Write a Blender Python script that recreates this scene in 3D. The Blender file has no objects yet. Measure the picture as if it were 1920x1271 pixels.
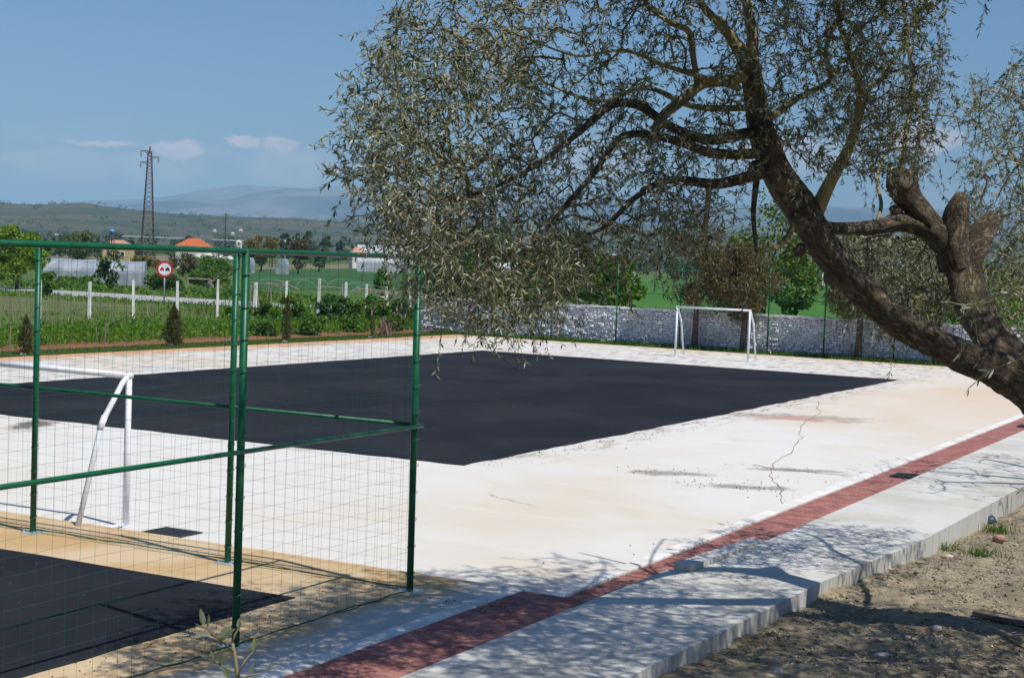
import bpy, math, random
import numpy as np
from mathutils import Vector, Matrix
R = math.radians
rnd = random.Random(7)
SC = bpy.context.scene
COL = SC.collection

# ------------------------------------------------------------------ camera
CAM_H, F_PX, PITCH, ROLL, YAW = 3.7533, 2962.05, R(2.9648), R(2.1689), R(28.0718)
FH = Vector((-math.sin(YAW), math.cos(YAW), 0))
RIGHT0 = Vector((math.cos(YAW), math.sin(YAW), 0))
FWD = FH * math.cos(PITCH) + Vector((0, 0, -math.sin(PITCH)))
UP0 = FH * math.sin(PITCH) + Vector((0, 0, math.cos(PITCH)))
RGT = RIGHT0 * math.cos(ROLL) + UP0 * math.sin(ROLL)
UPV = UP0 * math.cos(ROLL) - RIGHT0 * math.sin(ROLL)
cam = bpy.data.cameras.new('camera')
cam.sensor_width = 23.6
cam.lens = F_PX / 1920 * 23.6
cam.clip_start, cam.clip_end = 0.1, 60000
cam.dof.use_dof = True
cam.dof.focus_distance = 20
cam.dof.aperture_fstop = 9
co = bpy.data.objects.new('camera', cam)
COL.objects.link(co)
m = Matrix((RGT, UPV, -FWD)).transposed().to_4x4()
m.translation = (0, 0, CAM_H)
co.matrix_world = m
SC.camera = co

# ------------------------------------------------------------------ light
SUNV = Vector((0.585, -0.15, 1)).normalized()
SUN_ELEV = math.asin(SUNV.z)
SUN_AZ = math.atan2(SUNV.x, SUNV.y)
sl = bpy.data.lights.new('sun', 'SUN')
sl.energy = 5.0
sl.angle = R(0.53)
sl.color = (1.0, 0.96, 0.895)
so = bpy.data.objects.new('sun', sl)
COL.objects.link(so)
so.rotation_euler = SUNV.to_track_quat('Z', 'Y').to_euler()
so.location = (0, 0, 60)
SC.view_settings.view_transform = 'Standard'
SC.view_settings.look = 'None'
SC.view_settings.gamma = 1
SC.view_settings.exposure = 0.0
SKY_STRENGTH = 0.072

def direction(px, py):
    v = FWD + RGT * ((px - 960) / F_PX) + UPV * ((635.5 - py) / F_PX)
    return v.normalized()
def at(px, py, d):
    """point of the place seen at photo pixel (px,py), d metres ahead"""
    return Vector((0, 0, CAM_H)) + (FWD + RGT * ((px - 960) / F_PX) + UPV * ((635.5 - py) / F_PX)) * d
def gnd(px, py, z=0.0):
    v = direction(px, py)
    k = (z - CAM_H) / v.z
    return Vector((v.x * k, v.y * k, z))

class NT:
    def __init__(s, tree):
        s.t = tree; s.n = tree.nodes; s.l = tree.links
    def node(s, typ, **kw):
        n = s.n.new(typ)
        for k, v in kw.items(): setattr(n, k, v)
        return n
    def put(s, sock, v):
        if v is None: return
        if isinstance(v, bpy.types.NodeSocket): s.l.new(v, sock)
        else:
            if hasattr(sock, 'default_value'):
                dv = sock.default_value
                if isinstance(v, (tuple, list)) and hasattr(dv, '__len__') and len(dv) == 4 and len(v) == 3: v = (*v, 1)
                sock.default_value = v
    def math(s, op, a, b=None, c=None, clamp=False):
        n = s.node('ShaderNodeMath', operation=op, use_clamp=clamp)
        s.put(n.inputs[0], a); s.put(n.inputs[1], b); s.put(n.inputs[2], c)
        return n.outputs[0]
    def vmath(s, op, a, b=None, out=0):
        n = s.node('ShaderNodeVectorMath', operation=op)
        s.put(n.inputs[0], a); s.put(n.inputs[1], b)
        return n.outputs[out]
    def noise(s, vec, scale, detail=4, rough=0.55, out=0, dist=0.0):
        n = s.node('ShaderNodeTexNoise')
        s.put(n.inputs['Vector'], vec); n.inputs['Scale'].default_value = scale
        n.inputs['Detail'].default_value = detail; n.inputs['Roughness'].default_value = rough
        n.inputs['Distortion'].default_value = dist
        return n.outputs[out]
    def ramp(s, f, lo, hi, a=0.0, b=1.0, smooth=True):
        n = s.node('ShaderNodeMapRange', interpolation_type='SMOOTHSTEP' if smooth else 'LINEAR')
        s.put(n.inputs[0], f)
        for i, v in ((1, lo), (2, hi), (3, a), (4, b)): s.put(n.inputs[i], v)
        return n.outputs[0]
    def mix(s, f, a, b, mode='MIX'):
        n = s.node('ShaderNodeMix', data_type='RGBA', blend_type=mode)
        s.put(n.inputs[0], f); s.put(n.inputs[6], a); s.put(n.inputs[7], b)
        return n.outputs[2]
    def pos(s):
        return s.node('ShaderNodeTexCoord').outputs['Object']
    def scale(s, vec, sc):
        n = s.node('ShaderNodeMapping'); s.put(n.inputs['Vector'], vec); n.inputs['Scale'].default_value = sc
        return n.outputs[0]
    def sep(s, vec):
        n = s.node('ShaderNodeSeparateXYZ'); s.put(n.inputs[0], vec); return n.outputs

w = bpy.data.worlds.new('World')
SC.world = w
w.use_nodes = True
W = NT(w.node_tree)
W.n.clear()
sky = W.node('ShaderNodeTexSky', sky_type='NISHITA', sun_disc=False)
sky.sun_elevation = SUN_ELEV
sky.sun_rotation = SUN_AZ
sky.altitude = 50; sky.air_density = 1.15; sky.dust_density = 0.7; sky.ozone_density = 2.0
dirv = W.vmath('NORMALIZE', W.node('ShaderNodeTexCoord').outputs['Generated'])
dz = W.sep(dirv)[2]
wob = W.noise(dirv, 48, 6, 0.62, out=1)
wob = W.vmath('SUBTRACT', wob, (0.5, 0.5, 0.5))
wn = W.node('ShaderNodeVectorMath', operation='SCALE'); W.put(wn.inputs[0], wob); wn.inputs[3].default_value = 0.021
dwob = W.vmath('ADD', dirv, wn.outputs[0])
fine = W.noise(dirv, 60, 5, 0.65)
mask = None
CLOUDS = [(318, 270, 20, 11, 1.1), (346, 282, 24, 9, 1.0), (448, 262, 18, 9, 1.15), (472, 271, 16, 7, 1.0), (520, 270, 16, 8, .8), (330, 278, 48, 17, 1.0), (458, 267, 34, 13, 1.05), (528, 275, 36, 16, 0.75), (195, 270, 70, 7, 0.85), (40, 300, 38, 14, 0.4),
          (130, 266, 14, 6, 0.5), (540, 315, 95, 40, 0.42), (300, 318, 90, 34, 0.42), (1735, 262, 75, 30, 0.8), (1480, 290, 120, 45, 0.5), (1120, 300, 110, 40, 0.45), (130, 310, 130, 30, 0.3)]
for (px, py, rw, rh, a) in CLOUDS:
    c = direction(px, py)
    off = W.vmath('SUBTRACT', dwob, tuple(c))
    u = W.math('DIVIDE', W.vmath('DOT_PRODUCT', off, tuple(RIGHT0), out=1), rw / F_PX)
    v = W.math('DIVIDE', W.vmath('DOT_PRODUCT', off, (0, 0, 1), out=1), rh / F_PX)
    q = W.math('ADD', W.math('POWER', u, 2), W.math('POWER', v, 2))
    mk = W.math('MULTIPLY', W.ramp(q, 1.35, 0.25), a)
    mask = mk if mask is None else W.math('MAXIMUM', mask, mk)
# the same low band of small clouds goes on round the whole horizon
ring = W.noise(W.scale(dirv, (1, 1, 3.2)), 7, 5, 0.6)
band = W.math('MULTIPLY', W.ramp(dz, 0.0, 0.025), W.ramp(dz, 0.105, 0.04))
ringm = W.math('MULTIPLY', W.math('MULTIPLY', W.ramp(ring, 0.5, 0.72), band), 0.40)
mask = W.math('MAXIMUM', mask, ringm)
mask = W.math('MULTIPLY', mask, W.ramp(fine, 0.25, 0.6, 0.55, 1.0), clamp=True)
tint = W.mix(1.0, sky.outputs[0], (0.70, 0.97, 1.33), 'MULTIPLY')
skyc = W.mix(mask, tint, (11.5, 9.8, 10.0))
bg = W.node('ShaderNodeBackground')
W.put(bg.inputs[0], skyc); bg.inputs[1].default_value = SKY_STRENGTH
wo = W.node('ShaderNodeOutputWorld')
W.l.new(bg.outputs[0], wo.inputs[0])

# ------------------------------------------------------------------ materials
def material(name):
    mt = bpy.data.materials.new(name); mt.use_nodes = True
    T = NT(mt.node_tree); T.n.clear()
    out = T.node('ShaderNodeOutputMaterial')
    bs = T.node('ShaderNodeBsdfPrincipled')
    T.l.new(bs.outputs[0], out.inputs[0])
    T.bs, T.out = bs, out
    bs.inputs['Specular IOR Level'].default_value = 0.3
    return mt, T
def bump(T, h, strength=0.3, dist=0.02):
    b = T.node('ShaderNodeBump'); b.inputs['Strength'].default_value = strength; b.inputs['Distance'].default_value = dist
    T.put(b.inputs['Height'], h); T.l.new(b.outputs[0], T.bs.inputs['Normal'])
def simple(name, c1, c2=None, scale=3.0, rough=0.7, metal=0.0, bstr=0.2, bscale=None, bdist=0.01, detail=5, stretch=None, lo=0.35, hi=0.65):
    mt, T = material(name)
    p = T.vmath('ADD', T.pos(), T.vmath('MULTIPLY', T.node('ShaderNodeObjectInfo').outputs['Random'], (37.0, 53.0, 71.0)))
    if stretch: p = T.scale(p, stretch)
    n = T.noise(p, scale, detail, 0.6)
    T.put(T.bs.inputs['Base Color'], T.mix(T.ramp(n, lo, hi), c1, c2 or c1))
    T.bs.inputs['Roughness'].default_value = rough
    T.bs.inputs['Metallic'].default_value = metal
    if bstr: bump(T, T.noise(p, bscale or scale * 4, 4, 0.6), bstr, bdist)
    return mt
def leafmat(name, dark, light, under=None, trans=0.3, rough=0.5, tcol=None):
    mt, T = material(name)
    g = T.node('ShaderNodeNewGeometry')
    f = g.outputs['Random Per Island']
    c = T.mix(f, dark, light)
    if under: c = T.mix(g.outputs['Backfacing'], c, T.mix(f, under, tuple(x * 0.7 for x in under)))
    T.put(T.bs.inputs['Base Color'], c); T.bs.inputs['Roughness'].default_value = rough
    tr = T.node('ShaderNodeBsdfTranslucent')
    T.put(tr.inputs[0], tcol or T.mix(0.35, c, (1.0, 1.0, 0.3), 'MULTIPLY') if not tcol else tcol)
    mx = T.node('ShaderNodeMixShader'); mx.inputs[0].default_value = trans
    T.l.new(T.bs.outputs[0], mx.inputs[1]); T.l.new(tr.outputs[0], mx.inputs[2]); T.l.new(mx.outputs[0], T.out.inputs[0])
    return mt

M = {}
def ellipse_mask(T, p, cx, cy, rx, ry, ang=0.0, wob=None):
    """soft blotch of wear round a spot of the slab"""
    x, y, _ = T.sep(p)[0], T.sep(p)[1], 0
    x = T.math('SUBTRACT', x, cx); y = T.math('SUBTRACT', y, cy)
    ca, sa = math.cos(ang), math.sin(ang)
    u = T.math('DIVIDE', T.math('ADD', T.math('MULTIPLY', x, ca), T.math('MULTIPLY', y, sa)), rx)
    v = T.math('DIVIDE', T.math('SUBTRACT', T.math('MULTIPLY', y, ca), T.math('MULTIPLY', x, sa)), ry)
    q = T.math('SQRT', T.math('ADD', T.math('MULTIPLY', u, u), T.math('MULTIPLY', v, v)))
    if wob: q = T.math('ADD', q, wob)
    return T.ramp(q, 1.0, 0.45)
# court concrete
mt, T = material('court_concrete'); M['concrete'] = mt
p = T.pos()
big = T.noise(p, 0.16, 6, 0.6, dist=0.6); mid = T.noise(p, 0.9, 6, 0.65, dist=0.4); fin = T.noise(p, 14, 5, 0.7)
streak = T.noise(T.scale(p, (0.25, 1.2, 1)), 0.8, 5, 0.7)
c = T.mix(T.ramp(big, 0.42, 0.66), (0.635, 0.615, 0.575), (0.60, 0.535, 0.435))
c = T.mix(T.ramp(mid, 0.48, 0.75), c, (0.59, 0.56, 0.50))
c = T.mix(T.math('MULTIPLY', T.ramp(streak, 0.52, 0.7), 0.5), c, (0.66, 0.645, 0.605))
c = T.mix(T.math('MULTIPLY', T.ramp(fin, 0.55, 0.75), 0.18), c, (0.3, 0.26, 0.2))
xs, ys = T.sep(p)[0], T.sep(p)[1]
wobl = T.math('MULTIPLY', T.math('SUBTRACT', mid, 0.5), 2.2)
edge = T.ramp(T.math('ADD', xs, wobl), -35.7, -36.6)               # clay washed on to the left edge
c = T.mix(T.math('MULTIPLY', edge, 0.95), c, (0.60, 0.33, 0.17))
edge2 = T.ramp(T.math('ADD', ys, wobl), 61.8, 63.8)
c = T.mix(T.math('MULTIPLY', edge2, 0.4), c, (0.60, 0.42, 0.26))
farr = T.math('MULTIPLY', T.ramp(T.math('ADD', ys, wobl), 33, 46), T.ramp(xs, -16, -9))
c = T.mix(T.math('MULTIPLY', farr, 0.55), c, (0.60, 0.43, 0.27))
# bitumen dust smeared along the near edge of the pitch and round a few spots
smear = T.math('MULTIPLY', T.ramp(T.math('ADD', xs, T.math('MULTIPLY', wobl, 0.5)), -12.5, -13.8), T.ramp(ys, 24.8, 27))
smear = T.math('MULTIPLY', smear, T.ramp(T.noise(T.scale(p, (2.2, 0.6, 1)), 1.6, 6, 0.75), 0.47, 0.66))
c = T.mix(T.math('MULTIPLY', smear, 0.75), c, (0.13, 0.10, 0.08))
wobs = T.math('MULTIPLY', T.math('SUBTRACT', T.noise(p, 1.7, 5, 0.75), 0.5), 2.6)
SP = [(1250, 887, 1.1, .4, .55), (1390, 913, 1.0, .35, .6), (1480, 881, 1.1, .3, .6), (1500, 783, 2.2, 1.1, .45), (60, 796, .5, 1.2, .9), (575, 830, .5, 1.4, .35)]
for (px, py, rx, ry, a) in SP:
    g = gnd(px, py)
    c = T.mix(T.math('MULTIPLY', ellipse_mask(T, p, g.x, g.y, rx, ry, 0.5, wobs), a), c, (0.10, 0.085, 0.075))
g = gnd(1500, 785)
c = T.mix(T.math('MULTIPLY', ellipse_mask(T, p, g.x, g.y, 1.3, .7, 0.2, wobs), .6), c, (0.55, 0.24, 0.2))
g = gnd(1330, 1010)
c = T.mix(T.math('MULTIPLY', ellipse_mask(T, p, g.x + 1.2, g.y - 0.6, 1.8, 2.2, 0.4, wobs), .55), c, (0.58, 0.46, 0.30))
T.put(T.bs.inputs['Base Color'], c); T.bs.inputs['Roughness'].default_value = 0.85
bump(T, fin, 0.08, 0.006)
# terrace concrete, tanned by clay
mt, T = material('terrace_concrete'); M['terrace'] = mt
p = T.pos(); big = T.noise(p, 0.5, 6, 0.65, dist=0.5); fin = T.noise(p, 20, 5, 0.7); spk = T.noise(p, 9, 4, 0.6)
xs = T.sep(p)[0]
c = T.mix(T.ramp(big, 0.38, 0.62), (0.48, 0.32, 0.15), (0.56, 0.43, 0.27))
c = T.mix(T.ramp(T.math('ADD', xs, T.math('MULTIPLY', T.math('SUBTRACT', big, .5), 1.2)), -8.75, -8.3), c, (0.52, 0.49, 0.44))
near = T.math('MULTIPLY', T.ramp(xs, -10.2, -9.2), T.ramp(xs, -8.3, -8.8))
c = T.mix(T.math('MULTIPLY', T.math('MULTIPLY', T.ramp(spk, 0.6, 0.68), near), 0.8), c, (0.10, 0.075, 0.05))
c = T.mix(T.math('MULTIPLY', T.ramp(fin, 0.55, 0.75), 0.25), c, (0.28, 0.2, 0.11))
T.put(T.bs.inputs['Base Color'], c); T.bs.inputs['Roughness'].default_value = 0.88
bump(T, T.math('ADD', fin, spk), 0.3, 0.01)
# grey concrete of the walkway and kerbs
mt, T = material('walkway_concrete'); M['walk'] = mt
p = T.pos(); big = T.noise(p, 0.7, 6, 0.6); fin = T.noise(p, 18, 5, 0.7); board = T.noise(T.scale(p, (9, 9, .35)), 1.5, 4, 0.7)
c = T.mix(T.ramp(big, 0.35, 0.68), (0.57, 0.56, 0.52), (0.47, 0.45, 0.39))
c = T.mix(T.math('MULTIPLY', T.ramp(fin, 0.56, 0.72), 0.35), c, (0.3, 0.28, 0.24))
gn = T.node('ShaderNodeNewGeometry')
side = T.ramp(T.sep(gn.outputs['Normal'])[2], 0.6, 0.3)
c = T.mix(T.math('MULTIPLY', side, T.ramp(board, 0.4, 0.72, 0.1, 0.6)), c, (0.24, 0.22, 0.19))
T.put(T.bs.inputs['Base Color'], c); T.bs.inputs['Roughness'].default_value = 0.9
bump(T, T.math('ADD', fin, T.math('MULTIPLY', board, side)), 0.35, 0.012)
M['kerb'] = simple('kerb_concrete', (0.74, 0.73, 0.70), (0.60, 0.57, 0.52), 2.2, 0.9, bstr=0.25)
# bitumen pitch
mt, T = material('bitumen'); M['asphalt'] = mt
p = T.pos(); big = T.noise(p, 0.25, 6, 0.65, dist=0.5); fin = T.noise(p, 45, 4, 0.7); spk = T.noise(p, 16, 2, 0.5)
c = T.mix(T.ramp(big, 0.35, 0.68), (0.0125, 0.0145, 0.020), (0.023, 0.0245, 0.029))
c = T.mix(T.math('MULTIPLY', T.ramp(T.noise(T.scale(p, (.5, 1.6, 1)), 1.2, 5, .75), 0.58, 0.72), 0.4), c, (0.044, 0.042, 0.042))
c = T.mix(T.math('MULTIPLY', T.ramp(spk, 0.74, 0.77), 0.6), c, (0.3, 0.29, 0.27))
T.put(T.bs.inputs['Base Color'], c); T.bs.inputs['Roughness'].default_value = 0.95; T.bs.inputs['Specular IOR Level'].default_value = 0.12
bump(T, fin, 0.5, 0.006)
# bricks
mt, T = material('paving_brick'); M['brick'] = mt
p = T.pos(); gn = T.node('ShaderNodeNewGeometry'); oi = T.node('ShaderNodeObjectInfo')
rv = T.math('FRACT', T.math('ADD', gn.outputs['Random Per Island'], oi.outputs['Random']))
c = T.mix(rv, (0.235, 0.088, 0.075), (0.37, 0.17, 0.14))
c = T.mix(T.ramp(T.noise(p, 3.0, 5, 0.7), 0.5, 0.75, 0, 0.5), c, (0.42, 0.27, 0.22))
T.put(T.bs.inputs['Base Color'], c); T.bs.inputs['Roughness'].default_value = 0.85
bump(T, T.noise(p, 60, 4, 0.7), 0.3, 0.004)
M['bed'] = simple('sand_bed', (0.16, 0.12, 0.10), (0.25, 0.19, 0.15), 8, 0.95)
# dirt
mt, T = material('dry_dirt'); M['dirt'] = mt
p = T.pos(); a = T.noise(p, 1.1, 8, 0.7, dist=0.3); b = T.noise(p, 9, 6, 0.75); cc = T.noise(p, 40, 4, 0.7)
c = T.mix(T.ramp(a, 0.35, 0.65), (0.215, 0.178, 0.118), (0.38, 0.32, 0.205))
c = T.mix(T.ramp(b, 0.5, 0.68, 0, 0.65), c, (0.17, 0.135, 0.09))
c = T.mix(T.ramp(cc, 0.6, 0.72, 0, 0.6), c, (0.46, 0.40, 0.31))
T.put(T.bs.inputs['Base Color'], c); T.bs.inputs['Roughness'].default_value = 0.95
bump(T, T.math('ADD', T.math('MULTIPLY', b, 1.5), cc), 0.8, 0.03)
# plain and fields
def fieldmat(name, a, b, c3, s1=0.05, s2=0.9):
    mt, T = material(name); p = T.pos()
    n1 = T.noise(p, s1, 6, 0.65, dist=0.4); n2 = T.noise(p, s2, 5, 0.7)
    c = T.mix(T.ramp(n1, 0.38, 0.62), a, b); c = T.mix(T.ramp(n2, 0.5, 0.7, 0, 0.7), c, c3)
    T.put(T.bs.inputs['Base Color'], c); T.bs.inputs['Roughness'].default_value = 0.95
    bump(T, n2, 0.6, 0.15); M[name] = mt
fieldmat('plain_ground', (0.045, 0.11, 0.012), (0.095, 0.125, 0.026), (0.12, 0.11, 0.05))
fieldmat('green_crop', (0.03, 0.12, 0.01), (0.048, 0.15, 0.013), (0.06, 0.10, 0.03), 0.02, 0.4)
fieldmat('dark_crop', (0.022, 0.085, 0.018), (0.036, 0.11, 0.02), (0.03, 0.06, 0.02), 0.03, 0.5)
fieldmat('dry_field', (0.12, 0.125, 0.045), (0.075, 0.13, 0.025), (0.20, 0.17, 0.09), 0.2, 1.5)
fieldmat('brown_field', (0.17, 0.13, 0.09), (0.21, 0.17, 0.12), (0.10, 0.11, 0.05), 0.05, 0.7)
fieldmat('mown_grass', (0.055, 0.09, 0.018), (0.085, 0.11, 0.028), (0.10, 0.10, 0.04), 0.4, 6)
fieldmat('red_soil', (0.26, 0.11, 0.055), (0.20, 0.10, 0.05), (0.08, 0.09, 0.03), 0.5, 3)
fieldmat('hill_scrub', (0.028, 0.052, 0.024), (0.095, 0.085, 0.05), (0.02, 0.038, 0.016), 0.006, 0.03)
fieldmat('mountain_rock', (0.03, 0.052, 0.065), (0.17, 0.17, 0.165), (0.022, 0.036, 0.045), 0.0012, 0.004)
M['road'] = simple('road_surface', (0.40, 0.40, 0.40), (0.33, 0.32, 0.31), 0.5, 0.9)
M['green_paint'] = simple('green_paint', (0.004, 0.082, 0.034), (0.006, 0.105, 0.044), 5, 0.38, bstr=0.05)
M['wire'] = simple('green_wire', (0.012, 0.075, 0.045), (0.02, 0.09, 0.055), 5, 0.5, bstr=0)
M['zinc'] = simple('zinc_plate', (0.60, 0.66, 0.68), (0.42, 0.52, 0.53), 8, 0.42, 0.5, bstr=0.1)
M['white_paint'] = simple('white_paint', (0.80, 0.82, 0.86), (0.70, 0.71, 0.72), 4, 0.4, bstr=0.06)
M['post_white'] = simple('whitewash_post', (0.80, 0.79, 0.76), (0.50, 0.48, 0.42), 2.5, 0.9, bstr=0.3, lo=0.45, hi=0.75)
M['iron'] = simple('cast_iron', (0.035, 0.037, 0.042), (0.06, 0.06, 0.065), 10, 0.6, 0.4, bstr=0.2)
M['black'] = simple('pit_shade_black', (0.01, 0.01, 0.01), None, 5, 0.9, bstr=0)  # painted shade below the drain bars
M['steel_dark'] = simple('weathered_steel', (0.085, 0.058, 0.055), (0.13, 0.085, 0.075), 3, 0.7, 0.3, bstr=0)
M['insulator'] = simple('insulator_glass', (0.28, 0.30, 0.32), None, 3, 0.3, bstr=0)
M['wood_grey'] = simple('weathered_wood', (0.34, 0.29, 0.24), (0.22, 0.18, 0.14), 3, 0.9, stretch=(1, 1, .15), bstr=0.4)
M['plank'] = simple('plank_wood', (0.20, 0.16, 0.12), (0.12, 0.095, 0.075), 5, 0.9, stretch=(.3, 3, 3), bstr=0.4)
M['film'] = simple('greenhouse_film', (0.36, 0.39, 0.43), (0.22, 0.25, 0.28), 0.9, 0.35, bstr=0.5, bscale=1.3, bdist=0.12)
M['film_white'] = simple('white_film', (0.52, 0.54, 0.56), (0.36, 0.38, 0.40), 0.4, 0.4, bstr=0.3)
M['roof_tile'] = simple('roof_tile', (0.50, 0.14, 0.055), (0.40, 0.10, 0.045), 3, 0.85)
M['roof_faded'] = simple('faded_roof_tile', (0.50, 0.26, 0.18), (0.42, 0.22, 0.15), 3, 0.85)
M['plaster'] = simple('white_plaster', (0.70, 0.68, 0.63), (0.6, 0.57, 0.5), 1, 0.9)
M['plaster_yellow'] = simple('yellow_plaster', (0.60, 0.45, 0.22), (0.5, 0.38, 0.2), 1, 0.9)
M['pane'] = simple('dark_window', (0.03, 0.035, 0.04), None, 1, 0.15, bstr=0)
M['tank_blue'] = simple('blue_plastic', (0.06, 0.28, 0.62), None, 2, 0.4, bstr=0)
M['sign_red'] = simple('sign_red', (0.50, 0.02, 0.035), None, 2, 0.4, bstr=0)
M['sign_white'] = simple('sign_white', (0.78, 0.79, 0.80), None, 2, 0.4, bstr=0)
M['sign_black'] = simple('sign_black', (0.02, 0.02, 0.025), None, 2, 0.4, bstr=0)
M['stone'] = simple('field_stone', (0.42, 0.38, 0.32), (0.58, 0.54, 0.47), 8, 0.9)
M['red_frag'] = simple('brick_fragment', (0.33, 0.15, 0.11), (0.45, 0.28, 0.21), 8, 0.9)
M['litter_blue'] = simple('dark_blue_plastic', (0.03, 0.05, 0.09), (0.05, 0.07, 0.1), 8, 0.4)
M['paper'] = simple('pale_scrap', (0.68, 0.66, 0.6), (0.5, 0.48, 0.43), 8, 0.8)
M['crumb'] = simple('bitumen_crumb', (0.03, 0.028, 0.027), None, 8, 0.9)
M['crack'] = simple('crack_fill', (0.30, 0.24, 0.14), (0.20, 0.15, 0.09), 3, 0.95)
# whitewashed rubble wall
mt, T = material('whitewashed_stone'); M['wallstone'] = mt
p = T.pos(); gn = T.node('ShaderNodeNewGeometry')
c = T.mix(gn.outputs['Random Per Island'], (0.70, 0.71, 0.73), (0.82, 0.82, 0.82))
n = T.noise(p, 5, 6, 0.7)
c = T.mix(T.ramp(n, 0.56, 0.72, 0, 0.7), c, (0.36, 0.33, 0.30))
c = T.mix(T.math('MULTIPLY', T.ramp(T.noise(p, 0.35, 4, .6), 0.5, 0.68), 0.45), c, (0.36, 0.34, 0.32))
T.put(T.bs.inputs['Base Color'], c); T.bs.inputs['Roughness'].default_value = 0.95
bump(T, n, 0.6, 0.03)
M['mortar'] = simple('wall_mortar', (0.64, 0.64, 0.63), (0.50, 0.49, 0.48), 4, 0.95)
# bark
mt, T = material('olive_bark'); M['bark'] = mt
tc = T.node('ShaderNodeTexCoord'); p = tc.outputs['Object']
at_ = T.node('ShaderNodeAttribute', attribute_name='bark_grain'); bk = at_.outputs['Vector']
n1 = T.noise(p, 3.0, 6, 0.7, dist=0.8); n2 = T.noise(p, 26, 5, 0.7)
fur = T.noise(T.scale(bk, (1, 1, .3)), 30, 5, 0.66, dist=1.3); fur2 = T.noise(T.scale(bk, (1, 1, .45)), 12, 5, 0.65, dist=1.6)
crk = T.ramp(T.math('ADD', T.math('MULTIPLY', fur, .6), T.math('MULTIPLY', fur2, .4)), 0.40, 0.56)
c = T.mix(T.ramp(n1, 0.38, 0.62), (0.12, 0.095, 0.07), (0.225, 0.18, 0.125))
c = T.mix(T.ramp(n2, 0.52, 0.72, 0, 0.5), c, (0.07, 0.054, 0.04))
c = T.mix(T.ramp(T.noise(p, 1.6, 4, .6), 0.56, 0.7, 0, 0.55), c, (0.21, 0.185, 0.07))
c = T.mix(crk, T.mix(.5, c, (0.045, 0.034, 0.026)), c)
T.put(T.bs.inputs['Base Color'], c); T.bs.inputs['Roughness'].default_value = 0.95
bump(T, T.math('ADD', T.math('MULTIPLY', crk, 1.2), T.math('MULTIPLY', n2, 0.5)), 1.0, 0.03)
M['twig'] = simple('olive_twig', (0.13, 0.105, 0.065), (0.26, 0.225, 0.115), 2.0, 0.9, bstr=0.3)
M['sunlit_bark'] = simple('sunlit_branch_bark', (0.15, 0.125, 0.075), (0.27, 0.24, 0.115), 2.4, 0.9, bstr=0.5, bscale=14)  # lighter, yellower copy of the bark: sunlight on the branches put into the colour
M['cut'] = simple('sawn_wood', (0.30, 0.235, 0.14), (0.2, 0.15, 0.09), 8, 0.9)
M['trunk'] = simple('grey_trunk', (0.15, 0.12, 0.10), (0.09, 0.07, 0.055), 6, 0.95, bstr=0.6)
M['olive_leaf'] = leafmat('olive_leaf', (0.034, 0.045, 0.013), (0.15, 0.165, 0.052), (0.46, 0.47, 0.35), 0.24, 0.32)
M['young_leaf'] = leafmat('young_olive_leaf', (0.11, 0.15, 0.05), (0.17, 0.20, 0.08), (0.24, 0.27, 0.17), 0.3, 0.5)
M['drab_leaf'] = leafmat('drab_leaf', (0.075, 0.066, 0.022), (0.17, 0.14, 0.055), None, 0.25)
M['bright_leaf'] = leafmat('bright_leaf', (0.08, 0.17, 0.006), (0.27, 0.39, 0.025), None, 0.4)
M['spring_leaf'] = leafmat('spring_leaf', (0.07, 0.115, 0.015), (0.19, 0.245, 0.04), None, 0.35)
M['lime_leaf'] = leafmat('lime_leaf', (0.10, 0.14, 0.035), (0.17, 0.22, 0.06), None, 0.4)
M['dark_leaf'] = leafmat('dark_leaf', (0.022, 0.062, 0.008), (0.075, 0.15, 0.02), None, 0.3)
M['mid_leaf'] = leafmat('mid_leaf', (0.042, 0.115, 0.007), (0.155, 0.27, 0.026), None, 0.35)
M['gold_leaf'] = leafmat('gold_leaf', (0.15, 0.13, 0.025), (0.23, 0.19, 0.04), None, 0.35)
M['far_leaf'] = leafmat('far_leaf', (0.05, 0.085, 0.04), (0.085, 0.13, 0.055), None, 0.3)
M['weed'] = leafmat('weed_blade', (0.07, 0.175, 0.009), (0.21, 0.36, 0.034), None, 0.5)
M['dry_weed'] = leafmat('dry_stalk', (0.22, 0.18, 0.11), (0.34, 0.29, 0.19), None, 0.2)
M['cypress_leaf'] = leafmat('cypress_leaf', (0.07, 0.07, 0.016), (0.14, 0.125, 0.03), None, 0.25)
M['grass'] = leafmat('grass_blade', (0.05, 0.12, 0.008), (0.12, 0.21, 0.022), None, 0.4)
M['litter'] = leafmat('dead_leaf', (0.07, 0.05, 0.035), (0.36, 0.30, 0.22), None, 0.05, 0.8)

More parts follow.
